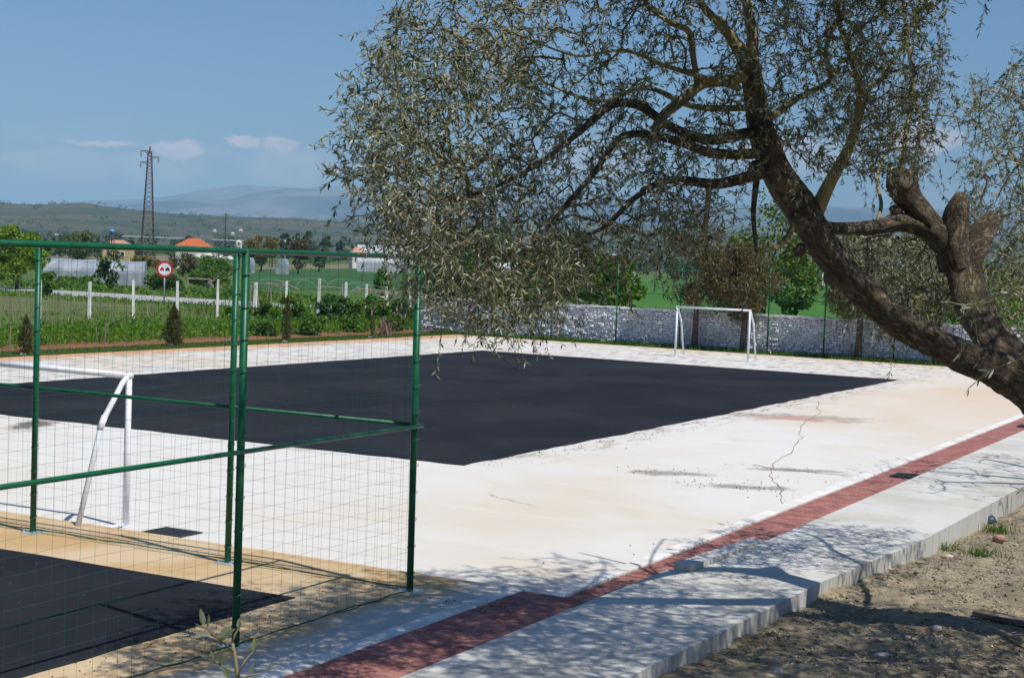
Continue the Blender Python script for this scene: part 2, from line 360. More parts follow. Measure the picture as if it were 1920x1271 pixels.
# ------------------------------------------------------------------ mesh helpers
class MB:
    def __init__(s): s.v = []; s.f = []
    def add(s, vs, fs):
        k = len(s.v); s.v.extend([tuple(p) for p in vs]); s.f.extend([tuple(i + k for i in f) for f in fs]); return s
    def box(s, c, size, rz=0.0, tilt=None):
        hx, hy, hz = size[0] / 2, size[1] / 2, size[2] / 2
        mt = Matrix.Rotation(rz, 3, 'Z')
        if tilt: mt = mt @ tilt
        vs = [Vector(c) + mt @ Vector((x * hx, y * hy, z * hz)) for z in (-1, 1) for y in (-1, 1) for x in (-1, 1)]
        return s.add(vs, [(0, 2, 3, 1), (4, 5, 7, 6), (0, 1, 5, 4), (2, 6, 7, 3), (0, 4, 6, 2), (1, 3, 7, 5)])
    def bevel_box(s, c, size, b, rz=0.0):
        hx, hy, hz = size[0] / 2, size[1] / 2, size[2] / 2
        mt = Matrix.Rotation(rz, 3, 'Z')
        lv = [(-hz, 0), (hz - b, 0), (hz, b)]
        vs = []
        for z, k in lv:
            for x, y in ((-1, -1), (1, -1), (1, 1), (-1, 1)):
                vs.append(Vector(c) + mt @ Vector((x * (hx - k), y * (hy - k), z)))
        fs = [(8, 9, 10, 11)]
        for L in (0, 4):
            for i in range(4): fs.append((L + i, L + (i + 1) % 4, L + 4 + (i + 1) % 4, L + 4 + i))
        return s.add(vs, fs)
    def tube(s, pts, radii, n=8, caps=True, jit=0.0, rg=None):
        pts = [Vector(p) for p in pts]
        if not hasattr(radii, '__len__'): radii = [radii] * len(pts)
        k0 = len(s.v); ref = None
        for i, p in enumerate(pts):
            t = (pts[min(i + 1, len(pts) - 1)] - pts[max(i - 1, 0)])
            t = t.normalized() if t.length > 1e-9 else Vector((0, 0, 1))
            if ref is None: ref = Vector((0, 0, 1)) if abs(t.z) < 0.9 else Vector((1, 0, 0))
            a = (ref - t * ref.dot(t)).normalized(); b = t.cross(a); ref = a
            for j in range(n):
                an = 2 * math.pi * j / n
                r = radii[i] * (1 + (rg.uniform(-jit, jit) if jit else 0))
                s.v.append(tuple(p + (a * math.cos(an) + b * math.sin(an)) * r))
        for i in range(len(pts) - 1):
            for j in range(n):
                q = k0 + i * n; s.f.append((q + j, q + (j + 1) % n, q + n + (j + 1) % n, q + n + j))
        if caps:
            s.f.append(tuple(k0 + j for j in reversed(range(n)))); s.f.append(tuple(k0 + (len(pts) - 1) * n + j for j in range(n)))
        return s
    def quad(s, a, b, c, d): return s.add([a, b, c, d], [(0, 1, 2, 3)])
    def disc(s, c, r, nrm, n=24, r2=0.0):
        c = Vector(c); nrm = Vector(nrm).normalized(); a = nrm.orthogonal().normalized(); b = nrm.cross(a)
        ring = [c + (a * math.cos(2 * math.pi * i / n) + b * math.sin(2 * math.pi * i / n)) * r for i in range(n)]
        if not r2: return s.add(ring, [tuple(range(n))])
        ring2 = [c + (p - c) * (r2 / r) for p in ring]
        return s.add(ring + ring2, [(i, (i + 1) % n, n + (i + 1) % n, n + i) for i in range(n)])
    def mesh(s, name, m, smooth=False):
        me = bpy.data.meshes.new(name); me.from_pydata(s.v, [], s.f); me.materials.append(m)
        if smooth: me.polygons.foreach_set('use_smooth', [True] * len(me.polygons))
        me.update(); return me
    def build(s, name, m, parent=None, smooth=False, **props):
        return link(name, s.mesh(name, m, smooth), parent, **props)
def link(name, me, parent=None, loc=None, **props):
    o = bpy.data.objects.new(name, me); COL.objects.link(o)
    if parent: o.parent = parent
    if loc is not None: o.location = loc
    for k, v in props.items(): o[k] = v
    return o
def thing(name, label, cat, loc=(0, 0, 0), rz=0.0, group=None):
    o = bpy.data.objects.new(name, None); COL.objects.link(o); o.location = loc; o.rotation_euler = (0, 0, rz)
    o.empty_display_size = 0.2
    return tag(o, label, cat, group)
def tag(o, label, cat, group=None):
    o['label'] = label; o['category'] = cat
    if group: o['group'] = group
    return o
def dup(root, loc, rz, label, group=None, scale=1.0):
    r = root.copy(); COL.objects.link(r); r.location = loc; r.rotation_euler = (0, 0, rz); r['label'] = label
    r.scale = (scale,) * 3
    if group: r['group'] = group
    for ch in list(root.children):
        c = ch.copy(); COL.objects.link(c); c.parent = r
        for g in ch.children:
            d = g.copy(); COL.objects.link(d); d.parent = c
    return r
def np_mesh(name, V, F, m, smooth=False):
    """V (n,3), F (k,4) quads or (k,3) tris"""
    V = np.ascontiguousarray(V, dtype=np.float32); F = np.ascontiguousarray(F, dtype=np.int32)
    me = bpy.data.meshes.new(name); k, c = F.shape
    me.vertices.add(len(V)); me.vertices.foreach_set('co', V.ravel())
    me.loops.add(k * c); me.loops.foreach_set('vertex_index', F.ravel())
    me.polygons.add(k); me.polygons.foreach_set('loop_start', np.arange(0, k * c, c, dtype=np.int32))
    me.materials.append(m); me.update(calc_edges=True)
    if smooth: me.polygons.foreach_set('use_smooth', np.ones(k, dtype=bool))
    return me
def unit(a): return a / np.maximum(np.linalg.norm(a, axis=1, keepdims=True), 1e-9)
def leaf_arrays(P, D, L, Wd, rg, fold=0.25):
    """folded lance-shaped leaves: base points P, directions D, lengths L, half widths Wd"""
    n = len(P); D = unit(D)
    rv = unit(rg.normal(size=(n, 3)))
    S = unit(np.cross(D, rv)); N = np.cross(D, S)
    L = L[:, None]; Wd = Wd[:, None]; bend = N * L * rg.uniform(-.12, .12, (n, 1))
    up = N * Wd * fold
    v = np.stack([P, P + D * L * .33 + S * Wd + up + bend, P + D * L * .7 + S * Wd * .75 + up + bend, P + D * L,
                  P + D * L * .7 - S * Wd * .75 + up + bend, P + D * L * .33 - S * Wd + up + bend], axis=1)
    b = np.arange(n)[:, None] * 6
    F = np.concatenate([b + np.array([[0, 1, 2, 3]]), b + np.array([[0, 3, 4, 5]])])
    return v.reshape(-1, 3), F
def card_arrays(P, size, rg, asp=0.6, flat=0.0, D=None):
    """single diamond leaves for trees further off"""
    n = len(P); D = unit(rg.normal(size=(n, 3)) if D is None else D)
    rv = rg.normal(size=(n, 3)); rv[:, 2] += flat
    S = unit(np.cross(D, rv)); L = size[:, None]
    v = np.stack([P - D * L * .5, P + S * L * asp * .5, P + D * L * .5, P - S * L * asp * .5], axis=1)
    return v.reshape(-1, 3), np.arange(n * 4).reshape(n, 4)
def structure(name, mb, m, **k): return mb.build(name, m, kind='structure', **k)
def sheet(name, pts, z, m, parent=None):
    return structure(name, MB().add([(p[0], p[1], z) for p in pts], [tuple(range(len(pts)))]), m, parent=parent)
# court coordinates: y runs along the pitch (away), x = to the right; photo side t = -x

# ------------------------------------------------------------------ ground, hills
def grid_mesh(xs, ys, zf, m, name, smooth=True):
    X, Y = np.meshgrid(xs, ys); Z = zf(X, Y)
    V = np.stack([X, Y, Z], -1).reshape(-1, 3); nx, ny = len(xs), len(ys)
    i = (np.arange(ny - 1)[:, None] * nx + np.arange(nx - 1)[None, :]).reshape(-1)
    F = np.stack([i, i + 1, i + nx + 1, i + nx], -1)
    return np_mesh(name, V, F, m, smooth)
GB = 15200
gx, gy = [-GB, -5.75, 15.9, GB], [-GB, -2.9, 47.8, GB]
structure('ground', MB().add([(a, b, -.06) for b in gy for a in gx], [(r * 4 + c, r * 4 + c + 1, r * 4 + c + 5, r * 4 + c + 4) for r in range(3) for c in range(3) if (r, c) != (1, 1)]), M['plain_ground'])

def az_of(px): return math.atan2((px - 960) / F_PX, 1.0)
_rs = np.random.RandomState(3)
_ph = _rs.uniform(0, 6.28, 40)
def fbm(x, y, base, octs=5, gain=0.5):
    o = 0; a = 1.0; f = base
    for k in range(octs):
        o = o + a * (np.sin(x * f + _ph[k] + 1.7 * np.sin(y * f * .8 + _ph[k + 8])) * np.cos(y * f * 1.1 + _ph[k + 16] + 1.3 * np.sin(x * f * .7 + _ph[k + 24])))
        a *= gain; f *= 2.07
    return o
def sstep(x, a, b):
    t = np.clip((x - a) / (b - a), 0, 1); return t * t * (3 - 2 * t)
def horizon_y(px): return 482.0 + (px - 960) * math.tan(ROLL)
def hill_sheet(name, prof, r0, r1, rpeak, foot, m, noise_amp, nb):
    """prof: (px, py) skyline points seen from the photo; heights follow from distance"""
    azs = np.linspace(-1.15, 1.15, 420); rs = np.linspace(0, 1, 70) ** 1.3 * (r1 - r0) + r0
    paz = np.array([az_of(p) for p, _ in prof]); ph = np.array([(horizon_y(p) - q) / F_PX * rpeak + CAM_H for p, q in prof])
    A, Rr = np.meshgrid(azs, rs); H = np.interp(A, paz, ph)
    X = Rr * (RIGHT0.x * np.sin(A) + FH.x * np.cos(A)); Y = Rr * (RIGHT0.y * np.sin(A) + FH.y * np.cos(A))
    up = sstep(Rr, r0 + foot[0] * (r1 - r0), rpeak); down = 1 - sstep(Rr, rpeak, r1)
    env = up * down
    Z = H * env * (1 + 0.0 * A) + fbm(X, Y, nb) * noise_amp * env + foot[1] * sstep(Rr, r0, rpeak * .55) * down - 0.7
    V = np.stack([X, Y, Z], -1).reshape(-1, 3); nx = len(azs); ny = len(rs)
    i = (np.arange(ny - 1)[:, None] * nx + np.arange(nx - 1)[None, :]).reshape(-1)
    F = np.stack([i, i + 1, i + nx + 1, i + nx], -1)
    HILLV[name] = V.reshape(ny, nx, 3)
    return link(name, np_mesh(name, V, F, m, True), kind='structure')
HILLV = {}
hill_sheet('low_hills', [(-3000, 405), (-900, 390), (-100, 395), (0, 394), (60, 397), (150, 393), (230, 402), (300, 410), (420, 415), (560, 421), (640, 428), (760, 428), (900, 432), (1200, 440), (1500, 452), (2000, 470), (4500, 470)], 420, 4300, 2700, (.25, 7), M['hill_scrub'], 2.4, .004)
hill_sheet('middle_hills', [(-3000, 420), (-500, 425), (300, 425), (480, 418), (540, 410), (600, 417), (680, 404), (800, 400), (1000, 412), (1400, 420), (2000, 445), (4500, 470)], 4300, 7200, 5600, (.1, 4), M['hill_scrub'], 6, .0022)
hill_sheet('mountains', [(-3000, 380), (-700, 380), (0, 396), (170, 392), (270, 380), (350, 373), (420, 380), (470, 366), (530, 360), (600, 363), (690, 372), (760, 378), (900, 366), (1100, 380), (1300, 392), (1600, 402), (1900, 405), (2500, 400), (4500, 400)], 7200, 11800, 9600, (.05, 10), M['mountain_rock'], 24, .0011)
hill_sheet('far_mountains', [(-3000, 370), (0, 392), (120, 384), (300, 372), (400, 361), (450, 355), (560, 362), (660, 352), (800, 350), (1000, 360), (1200, 378), (1500, 388), (1900, 398), (4500, 390)], 11800, 14900, 13300, (.05, 10), M['mountain_rock'], 24, .0009)

# fields seen beyond the court: flat sheets, each a little above the one below
def px_sheet(name, pxs, z, m): return sheet(name, [gnd(a, b, z) for a, b in pxs], z, m)
px_sheet('crop_field', [(455, 541), (460, 508), (800, 503), (1060, 520), (1060, 552)], -.03, M['dark_crop'])
px_sheet('crop_field', [(1050, 560), (1060, 522), (1330, 525), (1750, 545), (1850, 600), (1500, 615)], -.03, M['green_crop'])
px_sheet('crop_field', [(1400, 552), (1400, 546), (1640, 556), (1640, 564)], -.015, M['dark_crop'])
px_sheet('fallow_field', [(475, 505), (500, 497), (720, 496), (720, 503)], -.015, M['brown_field'])
px_sheet('fallow_field', [(1300, 522), (1310, 512), (1700, 530), (1700, 538)], -.03, M['brown_field'])
px_sheet('fallow_field', [(80, 482), (90, 475), (330, 480), (330, 490)], -.03, M['brown_field'])
sheet('dry_meadow', [(-46, 45), (-46, 78), (-110, 78), (-130, 40), (-48, 40)], -.035, M['dry_field'])
sheet('road', [(-57, 80), (-54, 87.5), (-240, 91), (-240, 82.5)], -.01, M['road'])
sheet('red_soil_strip', [(-39.0, 25), (-39.0, 66), (-43, 68), (-42.4, 25)], -.025, M['red_soil'])
sheet('grass_strip', [(-37.2, 20), (-37.2, 64.3), (20, 64.3), (20, 66.6), (-39.6, 66.8), (-39.3, 20)], -.01, M['mown_grass'])

# ------------------------------------------------------------------ court
def slab(name, outline, z0, z1, m, parent=None, kind='structure'):
    n = len(outline)
    vs = [(x, y, z1) for x, y in outline] + [(x, y, z0) for x, y in outline]
    fs = [tuple(range(n))] + [(i, n + i, n + (i + 1) % n, (i + 1) % n) for i in range(n)]
    return MB().add(vs, fs).build(name, m, parent, kind=kind)
TZ = 0.13            # height of the near terrace
ES = 15.25           # its far edge
court = slab('court_slab', [(-37.4, 15.0), (-7.74, 15.0), (-7.74, 70 - 5.4), (9, 64.6), (9, 66.0 - 1.5), (-37.4, 64.5)][:1] + [(-7.79, 15.0), (-7.86, 46), (12, 46), (12, 64.5), (-37.4, 64.5)], -.3, 0.0, M['concrete'])
# bitumen pitch with a slightly ragged edge
def ragged(x0, x1, y0, y1, step, amp, sd):
    rg = random.Random(sd); o = []
    def run(ax, ay, bx, by):
        n = max(2, int(math.hypot(bx - ax, by - ay) / step))
        for i in range(n):
            k = i / n; j = rg.uniform(-amp, amp) if i else 0
            dx, dy = (bx - ax), (by - ay); L = math.hypot(dx, dy)
            o.append((ax + dx * k - dy / L * j, ay + dy * k + dx / L * j))
    run(x0, y0, x1, y0); run(x1, y0, x1, y1); run(x1, y1, x0, y1); run(x0, y1, x0, y0)
    return o
slab('bitumen_pitch', ragged(-30.49, -13.90, 24.42, 54.68, .4, .05, 1), .0005, .012, M['asphalt'])
slab('terrace', [(-40, 2), (-8.05, 2), (-8.05, ES), (-40, ES)], -.3, TZ, M['terrace'])
slab('bitumen_pitch', ragged(-36, -9.55, 2.5, 13.34, .5, .02, 2), TZ + .0005, TZ + .012, M['asphalt'])

# crack across the slab
def crack(pts, wd, z=.004):
    rg = random.Random(5); mb = MB(); P = []
    for a, b in zip(pts[:-1], pts[1:]):
        for k in range(5): P.append(Vector(a).lerp(Vector(b), k / 5) + Vector((rg.uniform(-.05, .05), rg.uniform(-.05, .05), 0)))
    P.append(Vector(pts[-1])); L = []; Rr = []
    for i, q in enumerate(P):
        t = (P[min(i + 1, len(P) - 1)] - P[max(i - 1, 0)]).normalized(); nn = Vector((-t.y, t.x, 0)) * wd * rg.uniform(.4, 1)
        L.append((q.x + nn.x, q.y + nn.y, z)); Rr.append((q.x - nn.x, q.y - nn.y, z))
    n = len(P); mb.add(L + Rr, [(i, i + n, i + n + 1, i + 1) for i in range(n - 1)])
    return mb.build('crack', M['crack'], court)
crack([gnd(*q) for q in [(1532, 752), (1535, 775), (1500, 800), (1502, 820), (1480, 850), (1450, 872), (1442, 888), (1462, 912), (1468, 945)]], .013)
crack([gnd(*q) for q in [(1410, 872), (1450, 878), (1530, 886), (1600, 893)]], .022, .006)
crack([gnd(*q) for q in [(915, 927), (930, 932), (960, 938), (1010, 950)]], .008)

# kerb stones
def kerb_run(x0, x1, y0, y1, z0, z1, drift=0.0):
    root = bpy.data.objects.new('kerb', None); COL.objects.link(root); root['kind'] = 'structure'; root.location = (x0, y0, 0)
    me = MB().bevel_box((0, 0, (z1 - z0) / 2), (x1 - x0, .994, z1 - z0), .006).mesh('kerb_stone', M['kerb'])
    n = int((y1 - y0) / 1.0)
    for i in range(n):
        k_ = link('kerb_stone', me, root, ((x1 - x0) / 2 + drift * (i + .5) + rnd.uniform(-.003, .003), i + .5, z0 + rnd.uniform(-.003, .003))); k_.rotation_euler.z = -math.atan(drift)
    return root
kerb_run(-8.05, -7.85, 2.25, 15.25, -.2, TZ + .006)
kerb_run(-7.78, -7.58, 15.3, 47.3, -.2, .022, -.004)

# brick path
path = bpy.data.objects.new('brick_path', None); COL.objects.link(path); path['kind'] = 'structure'; path.location = (-7.4, 12, 0)
bricks = []
BW, BL = .098, .198
def lay(x0, x1, y0, y1, z, drift=0.0):
    rows = int((y1 - y0) / .103)
    for r in range(rows):
        y = y0 + r * .103 + .05; sh = drift * (y - y0)
        x = x0 + (-.1 if r % 2 else 0)
        while x < x1 - .01:
            a, b = max(x, x0), min(x + .2, x1)
            if b - a > .04: bricks.append(((a + b) / 2 + .0025 + sh, y, z + rnd.uniform(-.004, .003), b - a - .006, BW))
            x += .203
lay(-7.845, -7.05, 9.6, ES, TZ)
lay(-7.575, -7.02, ES + .04, 17.3, 0.0, -.004)
lay(-7.575, -6.74, 17.3, 47, 0.0, -.004)
def near_key(b): return b[1] * FH.y + b[0] * FH.x
def in_view(b):
    v = Vector((b[0], b[1], b[2] - CAM_H)); d = v.dot(FWD)
    return d > 0 and abs(v.dot(RGT) / d * F_PX) < 990 and abs(v.dot(UPV) / d * F_PX) < 660
vis = sorted([b for b in bricks if in_view(b)], key=near_key)
vis = [b for b in vis if not any(abs(b[0] - gx) < .0 for gx in ())]
near_set = set(id(b) for b in vis[:296])
bcache = {}
rest = MB()
for b in bricks:
    if id(b) in near_set:
        k = round(b[3], 2)
        if k not in bcache: bcache[k] = MB().bevel_box((0, 0, -.03), (b[3], b[4], .06), .006).mesh('brick', M['brick'])
        o = link('brick', bcache[k], path, (b[0] + 7.4, b[1] - 12, b[2]))
        o.rotation_euler = (rnd.uniform(-.02, .02), rnd.uniform(-.02, .02), rnd.uniform(-.012, .012))
    else: rest.bevel_box((b[0] + 7.4, b[1] - 12, b[2] - .03), (b[3], b[4], .06), .006)
rest.build('bricks', M['brick'], path, kind='stuff')
bed = MB()
bed.quad((-7.85, 2, TZ - .022), (-7.0, 2, TZ - .022), (-7.0, ES - .01, TZ - .022), (-7.85, ES - .01, TZ - .022))
bed.quad((-7.85, ES, -.3), (-7.85, ES, TZ - .03), (-7.0, ES, TZ - .03), (-7.0, ES, -.3))
bed.quad((-7.80, ES + .01, -.022), (-6.6, ES + .01, -.022), (-6.7, 47, -.022), (-7.95, 47, -.022))
structure('brick_bed', bed, M['bed'])

# raised concrete walkway with an uneven right edge
rg = random.Random(11)
lx = [(-7.045, 2.0), (-7.03, 15.0), (-7.02, 17.33), (-6.72, 17.34), (-6.73, 25), (-6.78, 47)]
rx = []
y = 2.0
while y < 47:
    base = np.interp(y, [2, 13, 18, 21, 30, 47], [-5.5, -5.42, -5.27, -5.02, -4.88, -4.6])
    rx.append((base + rg.uniform(-.014, .014), y)); y += rg.uniform(.8, 2.2)
outl = lx + [(-4.6, 47)] + rx[::-1]
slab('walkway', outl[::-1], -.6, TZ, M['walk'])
kb = MB()
kb.add([(-6.95, 17.33, -.1), (-6.73, 17.33, -.1), (-6.73, 17.33, .215), (-6.95, 17.33, .215), (-6.95, 20.0, -.1), (-6.73, 20.0, -.1), (-6.73, 20.0, .14), (-6.95, 20.0, .14)],
       [(0, 1, 2, 3), (3, 2, 6, 7), (0, 3, 7, 4), (1, 5, 6, 2), (4, 7, 6, 5)])
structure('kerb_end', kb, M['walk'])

# dirt
def dirt_z(X, Y):
    edge = np.interp(Y, [2, 13, 18, 21, 25, 30, 47], [-.02, -.02, -.04, -.10, -.22, -.20, -.15])
    bank = 2.05 * (1 - sstep(Y * .882 + -X * .47, 1.5, 10.5))
    z = edge + bank + .035 * fbm(X, Y, 2.3, 5, .6) + .012 * fbm(X + 9, Y, 11, 3, .6)
    mound = .22 * np.exp(-(((X + 3.7) / .9) ** 2 + ((Y - 25.2) / 1.6) ** 2))
    return z + mound * (1 + .3 * fbm(X, Y, 7, 3, .6))
dme = grid_mesh(np.concatenate([np.linspace(-5.7, .5, 130), np.linspace(.8, 16, 24)]), np.concatenate([np.linspace(-3, 9.8, 40), np.linspace(10, 27, 330), np.linspace(27.3, 48, 60)]), dirt_z, M['dirt'], 'dirt_ground')
link('dirt_ground', dme, kind='structure')
# grass bank on which the camera side stands
def left_z(X, Y): return 2.05 * (1 - sstep(Y * .882 + -X * .47, 1.5, 7.5)) - .05
link('bank', grid_mesh(np.linspace(-7.0, -5.68, 12), np.linspace(-3, 9.5, 40), left_z, M['dirt'], 'bank'), kind='structure')

# ------------------------------------------------------------------ green mesh fence
CX, CY, FHT, MH = -8.78, 14.35, 3.603, 1.789
fence = thing('mesh_fence', 'tall green tube fence with wire mesh turning a corner beside the brick path', 'fence', (CX, CY, TZ))
A_OFF = [0, -2.456, -5.48, -8.45, -11.45, -14.45]
B_OFF = [-2.988, -5.98, -8.97]
pm = MB().tube([(0, 0, 0), (0, 0, FHT)], .037, 14).mesh('post', M['green_paint'], True)
plm = MB().bevel_box((0, 0, .006), (.24, .20, .012), .004)
for sx in (-1, 1):
    for sy in (-1, 1): plm.tube([(sx * .085, sy * .07, .01), (sx * .085, sy * .07, .035)], .011, 6)
plm = plm.mesh('base_plate', M['zinc'])
lean = {0: (0, .011), -2.456: (0, .003)}
for (ox, oy) in [(a, 0) for a in A_OFF] + [(0, b) for b in B_OFF]:
    q = link('post', pm, fence, (ox, oy, 0))
    q.rotation_euler = (rnd.uniform(-.002, .002), -.009 if (ox == 0 and oy == 0) else rnd.uniform(-.002, .002), 0)
    link('base_plate', plm, q, (0, 0, 0))
RR = .024
for z, r in ((FHT - .02, RR), (MH, RR * .95)):
    nm = 'top_rail' if z > 3 else 'middle_rail'
    offa = 0 if nm == 'top_rail' else .05
    MB().tube([(.03 if nm == 'middle_rail' else 0, offa, z), (-14.45, offa, z)], r, 10).build(nm, M['green_paint'], fence, True)
    MB().tube([(offa, .06 if nm == 'middle_rail' else 0, z), (offa, -8.97, z)], r, 10).build(nm, M['green_paint'], fence, True)
def wire_panel(a, b, axis):
    mb = MB(); rg = random.Random(int(a * 10) + axis); L = b - a
    def P(u, z, k=0.0): return (u, .03 + k, z) if axis == 0 else (.03 + k, u, z)
    n = int(abs(L) / .15); r = .00108
    for i in range(n + 1):
        u = a + L * i / n + rg.uniform(-.006, .006); pts = []
        for k in range(7):
            z = FHT * k / 6 + .01
            pts.append(P(u + rg.uniform(-.004, .004), z, rg.uniform(-.008, .012)))
        mb.tube(pts, r, 3, False)
    z = .05
    while z < FHT:
        pts = [P(a + L * i / 8, z + rg.uniform(-.008, .008), rg.uniform(-.008, .012)) for i in range(9)]
        mb.tube(pts, r, 3, False); z += .133
    return mb.build('wire_mesh', M['wire'], fence, kind='stuff')
allA = A_OFF
for a, b in zip(allA[:-1], allA[1:]): wire_panel(a, b, 0)
bb = [0] + B_OFF
for a, b in zip(bb[:-1], bb[1:]): wire_panel(a, b, 1)
def bottom_wire(a, b, axis):
    rg = random.Random(3); mb = MB()
    for s in range(2):
        pts = []
        for i in range(41):
            u = a + (b - a) * i / 40; zz = .035 + rg.uniform(-.012, .014); k = .03 + rg.uniform(-.012, .012)
            pts.append((u, k, zz) if axis == 0 else (k, u, zz))
        mb.tube(pts, .006, 5)
    mb.build('bottom_wire', M['wire'], fence)
bottom_wire(0, -14.4, 0); bottom_wire(0, -8.9, 1)
for (ox, oy) in [(0, 0), (0, -2.988), (-2.456, 0), (-5.48, 0)]:
    tie = MB()
    for k in range(12):
        z = .2 + k * .29
        tie.tube([(ox + .045 * math.cos(t), oy + .045 * math.sin(t), z + .02 * math.sin(t)) for t in np.linspace(0, 6.28, 9)], .0035, 4)
    tie.build('wire_tie', M['wire'], fence, kind='stuff')

# ------------------------------------------------------------------ goals
def make_goal(label, loc, sgn, width=3.08):
    """posts along -x from loc; stays lean back towards sgn*y"""
    t = thing('goal', label, 'goal', loc, 0, 'white tubular handball goals on the court')
    H = 2.0; r = .042
    for x in (0, -width):
        pst = MB(); pst.tube([(x, 0, 0), (x, 0, H + .04)], r, 12); pst.build('post', M['white_paint'], t, True)
        st = MB(); st.tube([(x, sgn * .02, H), (x, sgn * .12, H - .08), (x, sgn * .45, 1.48), (x, sgn * .52, 1.34), (x, sgn * .92, .0)], .036, 10)
        st.build('back_stay', M['white_paint'], t, True)
        gb = MB(); gb.tube([(x, sgn * .05, .03), (x, sgn * .90, .03)], .028, 8); gb.build('side_bar', M['white_paint'], t, True)
        cl = MB(); cl.box((x, 0, .006), (.14, .16, .012)); cl.build('foot_plate', M['white_paint'], t)
        jb = MB(); jb.tube([(x, sgn * .44, 1.50), (x, sgn * .53, 1.33)], .043, 10); jb.build('joint_collar', M['white_paint'], t, True)
    MB().tube([(r, 0, H), (-width - r, 0, H)], r, 12).build('crossbar', M['white_paint'], t, True)
    return t
make_goal('white goal close behind the green fence, cut off by the left picture edge', (-14.19, 15.94, .003), -1)
make_goal('small white goal at the far end before the whitewashed wall', (-21.0, 59.16, .003), 1)

# ------------------------------------------------------------------ drain grates
def grate(label, loc, lx, ly, nb, rz=0.0, frame=.03):
    t = thing('drain_grate', label, 'drain grate', loc, rz, 'iron drain grates in the paving')
    fr = MB()
    fr.box((0, ly / 2 - frame / 2, .006), (lx, frame, .012)); fr.box((0, -ly / 2 + frame / 2, .006), (lx, frame, .012))
    fr.box((lx / 2 - frame / 2, 0, .006), (frame, ly - 2 * frame, .012)); fr.box((-lx / 2 + frame / 2, 0, .006), (frame, ly - 2 * frame, .012))
    fr.build('frame', M['iron'], t)
    MB().quad((-lx / 2 + frame, -ly / 2 + frame, .002), (lx / 2 - frame, -ly / 2 + frame, .002), (lx / 2 - frame, ly / 2 - frame, .002), (-lx / 2 + frame, ly / 2 - frame, .002)).build('pit_shade', M['black'], t)  # flat black sheet under the bars, painted shade in place of a hollow
    bm_ = MB().box((0, 0, .008), ((lx - 2 * frame) / nb * .55, ly - 2 * frame, .010)).mesh('bar', M['iron'])
    for i in range(nb): link('bar', bm_, t, (-lx / 2 + frame + (lx - 2 * frame) * (i + .5) / nb, 0, 0))
    MB().box((0, 0, .0095), (lx - 2 * frame, .02, .011)).build('cross_bar', M['iron'], t)
    return t
g = gnd(322, 999)
grate('square black drain grate in the pale slab beside the near goal', (g.x, g.y, .004), .62, .50, 12)
g = gnd(1700, 893)
grate('grey slotted drain grate set in the red brick path', (g.x + .02, g.y, .012), .52, .62, 10)
g = gnd(1150, 1107, .02)
grate('little black drain grate at the walkway edge where the bricks step down', (-7.13, g.y, .02), .22, .62, 5)
g = gnd(1925, 800, 0)
grate('drain grate in the brick path at the right picture edge', (g.x, g.y, .012), .4, .6, 8)

# ------------------------------------------------------------------ olive trees
class Grower:
    def __init__(s, seed):
        s.rg = np.random.RandomState(seed); s.P = np.zeros((300000, 3)); s.par = np.zeros(300000, int) - 1; s.n = 0; s.chains = []
    def addpath(s, pts, start=-1):
        idx = [start] if start >= 0 else []
        prev = start
        for p in pts:
            s.P[s.n] = p; s.par[s.n] = prev; prev = s.n; idx.append(s.n); s.n += 1
        s.chains.append(idx); return idx
    def grow(s, T, droop=0.4, arch=0.15, step=.16, wiggle=.035, hang=None):
        T = np.asarray(T)
        d0 = np.array([np.min(np.sum((s.P[:s.n] - t) ** 2, 1)) for t in T]); T = T[np.argsort(d0)]
        for t in T:
            d = np.sum((s.P[:s.n] - t) ** 2, 1)
            i = int(np.argmin(d)); a = s.P[i]; L = math.sqrt(d[i])
            if L < .12: continue
            k = max(2, int(L / step)); u = np.linspace(0, 1, k + 1)[1:, None]
            mid = (a + t) / 2 + np.array([0, 0, 1]) * L * arch * s.rg.uniform(.2, 1.6) + s.rg.normal(size=3) * L * .13
            q = (1 - u) ** 2 * a + 2 * u * (1 - u) * mid + u * u * t
            q = q + s.rg.normal(size=q.shape) * wiggle * min(1, L) * .7
            s.addpath(q, i)
    def weights(s):
        w = np.zeros(s.n)
        for ch in s.chains: w[ch[-1]] += 1
        for i in range(s.n - 1, -1, -1):
            if s.par[i] >= 0: w[s.par[i]] += w[i]
        return w
def tubes_np(paths, radii, n=3):
    V = []; F = []; k0 = 0
    for P, r in zip(paths, radii):
        m_ = len(P)
        t = np.gradient(P, axis=0); t = unit(t)
        ref = np.array([.31, .52, .79]); a = unit(ref - t * (t @ ref)[:, None]); b = np.cross(t, a)
        an = np.arange(n) * 2 * math.pi / n
        ring = P[:, None, :] + (a[:, None, :] * np.cos(an)[None, :, None] + b[:, None, :] * np.sin(an)[None, :, None]) * r[:, None, None]
        V.append(ring.reshape(-1, 3))
        i = (np.arange(m_ - 1)[:, None] * n + np.arange(n)[None, :]); j = (np.arange(m_ - 1)[:, None] * n + (np.arange(n)[None, :] + 1) % n)
        F.append(np.stack([i, j, j + n, i + n], -1).reshape(-1, 4) + k0); k0 += m_ * n
    return np.concatenate(V), np.concatenate(F)
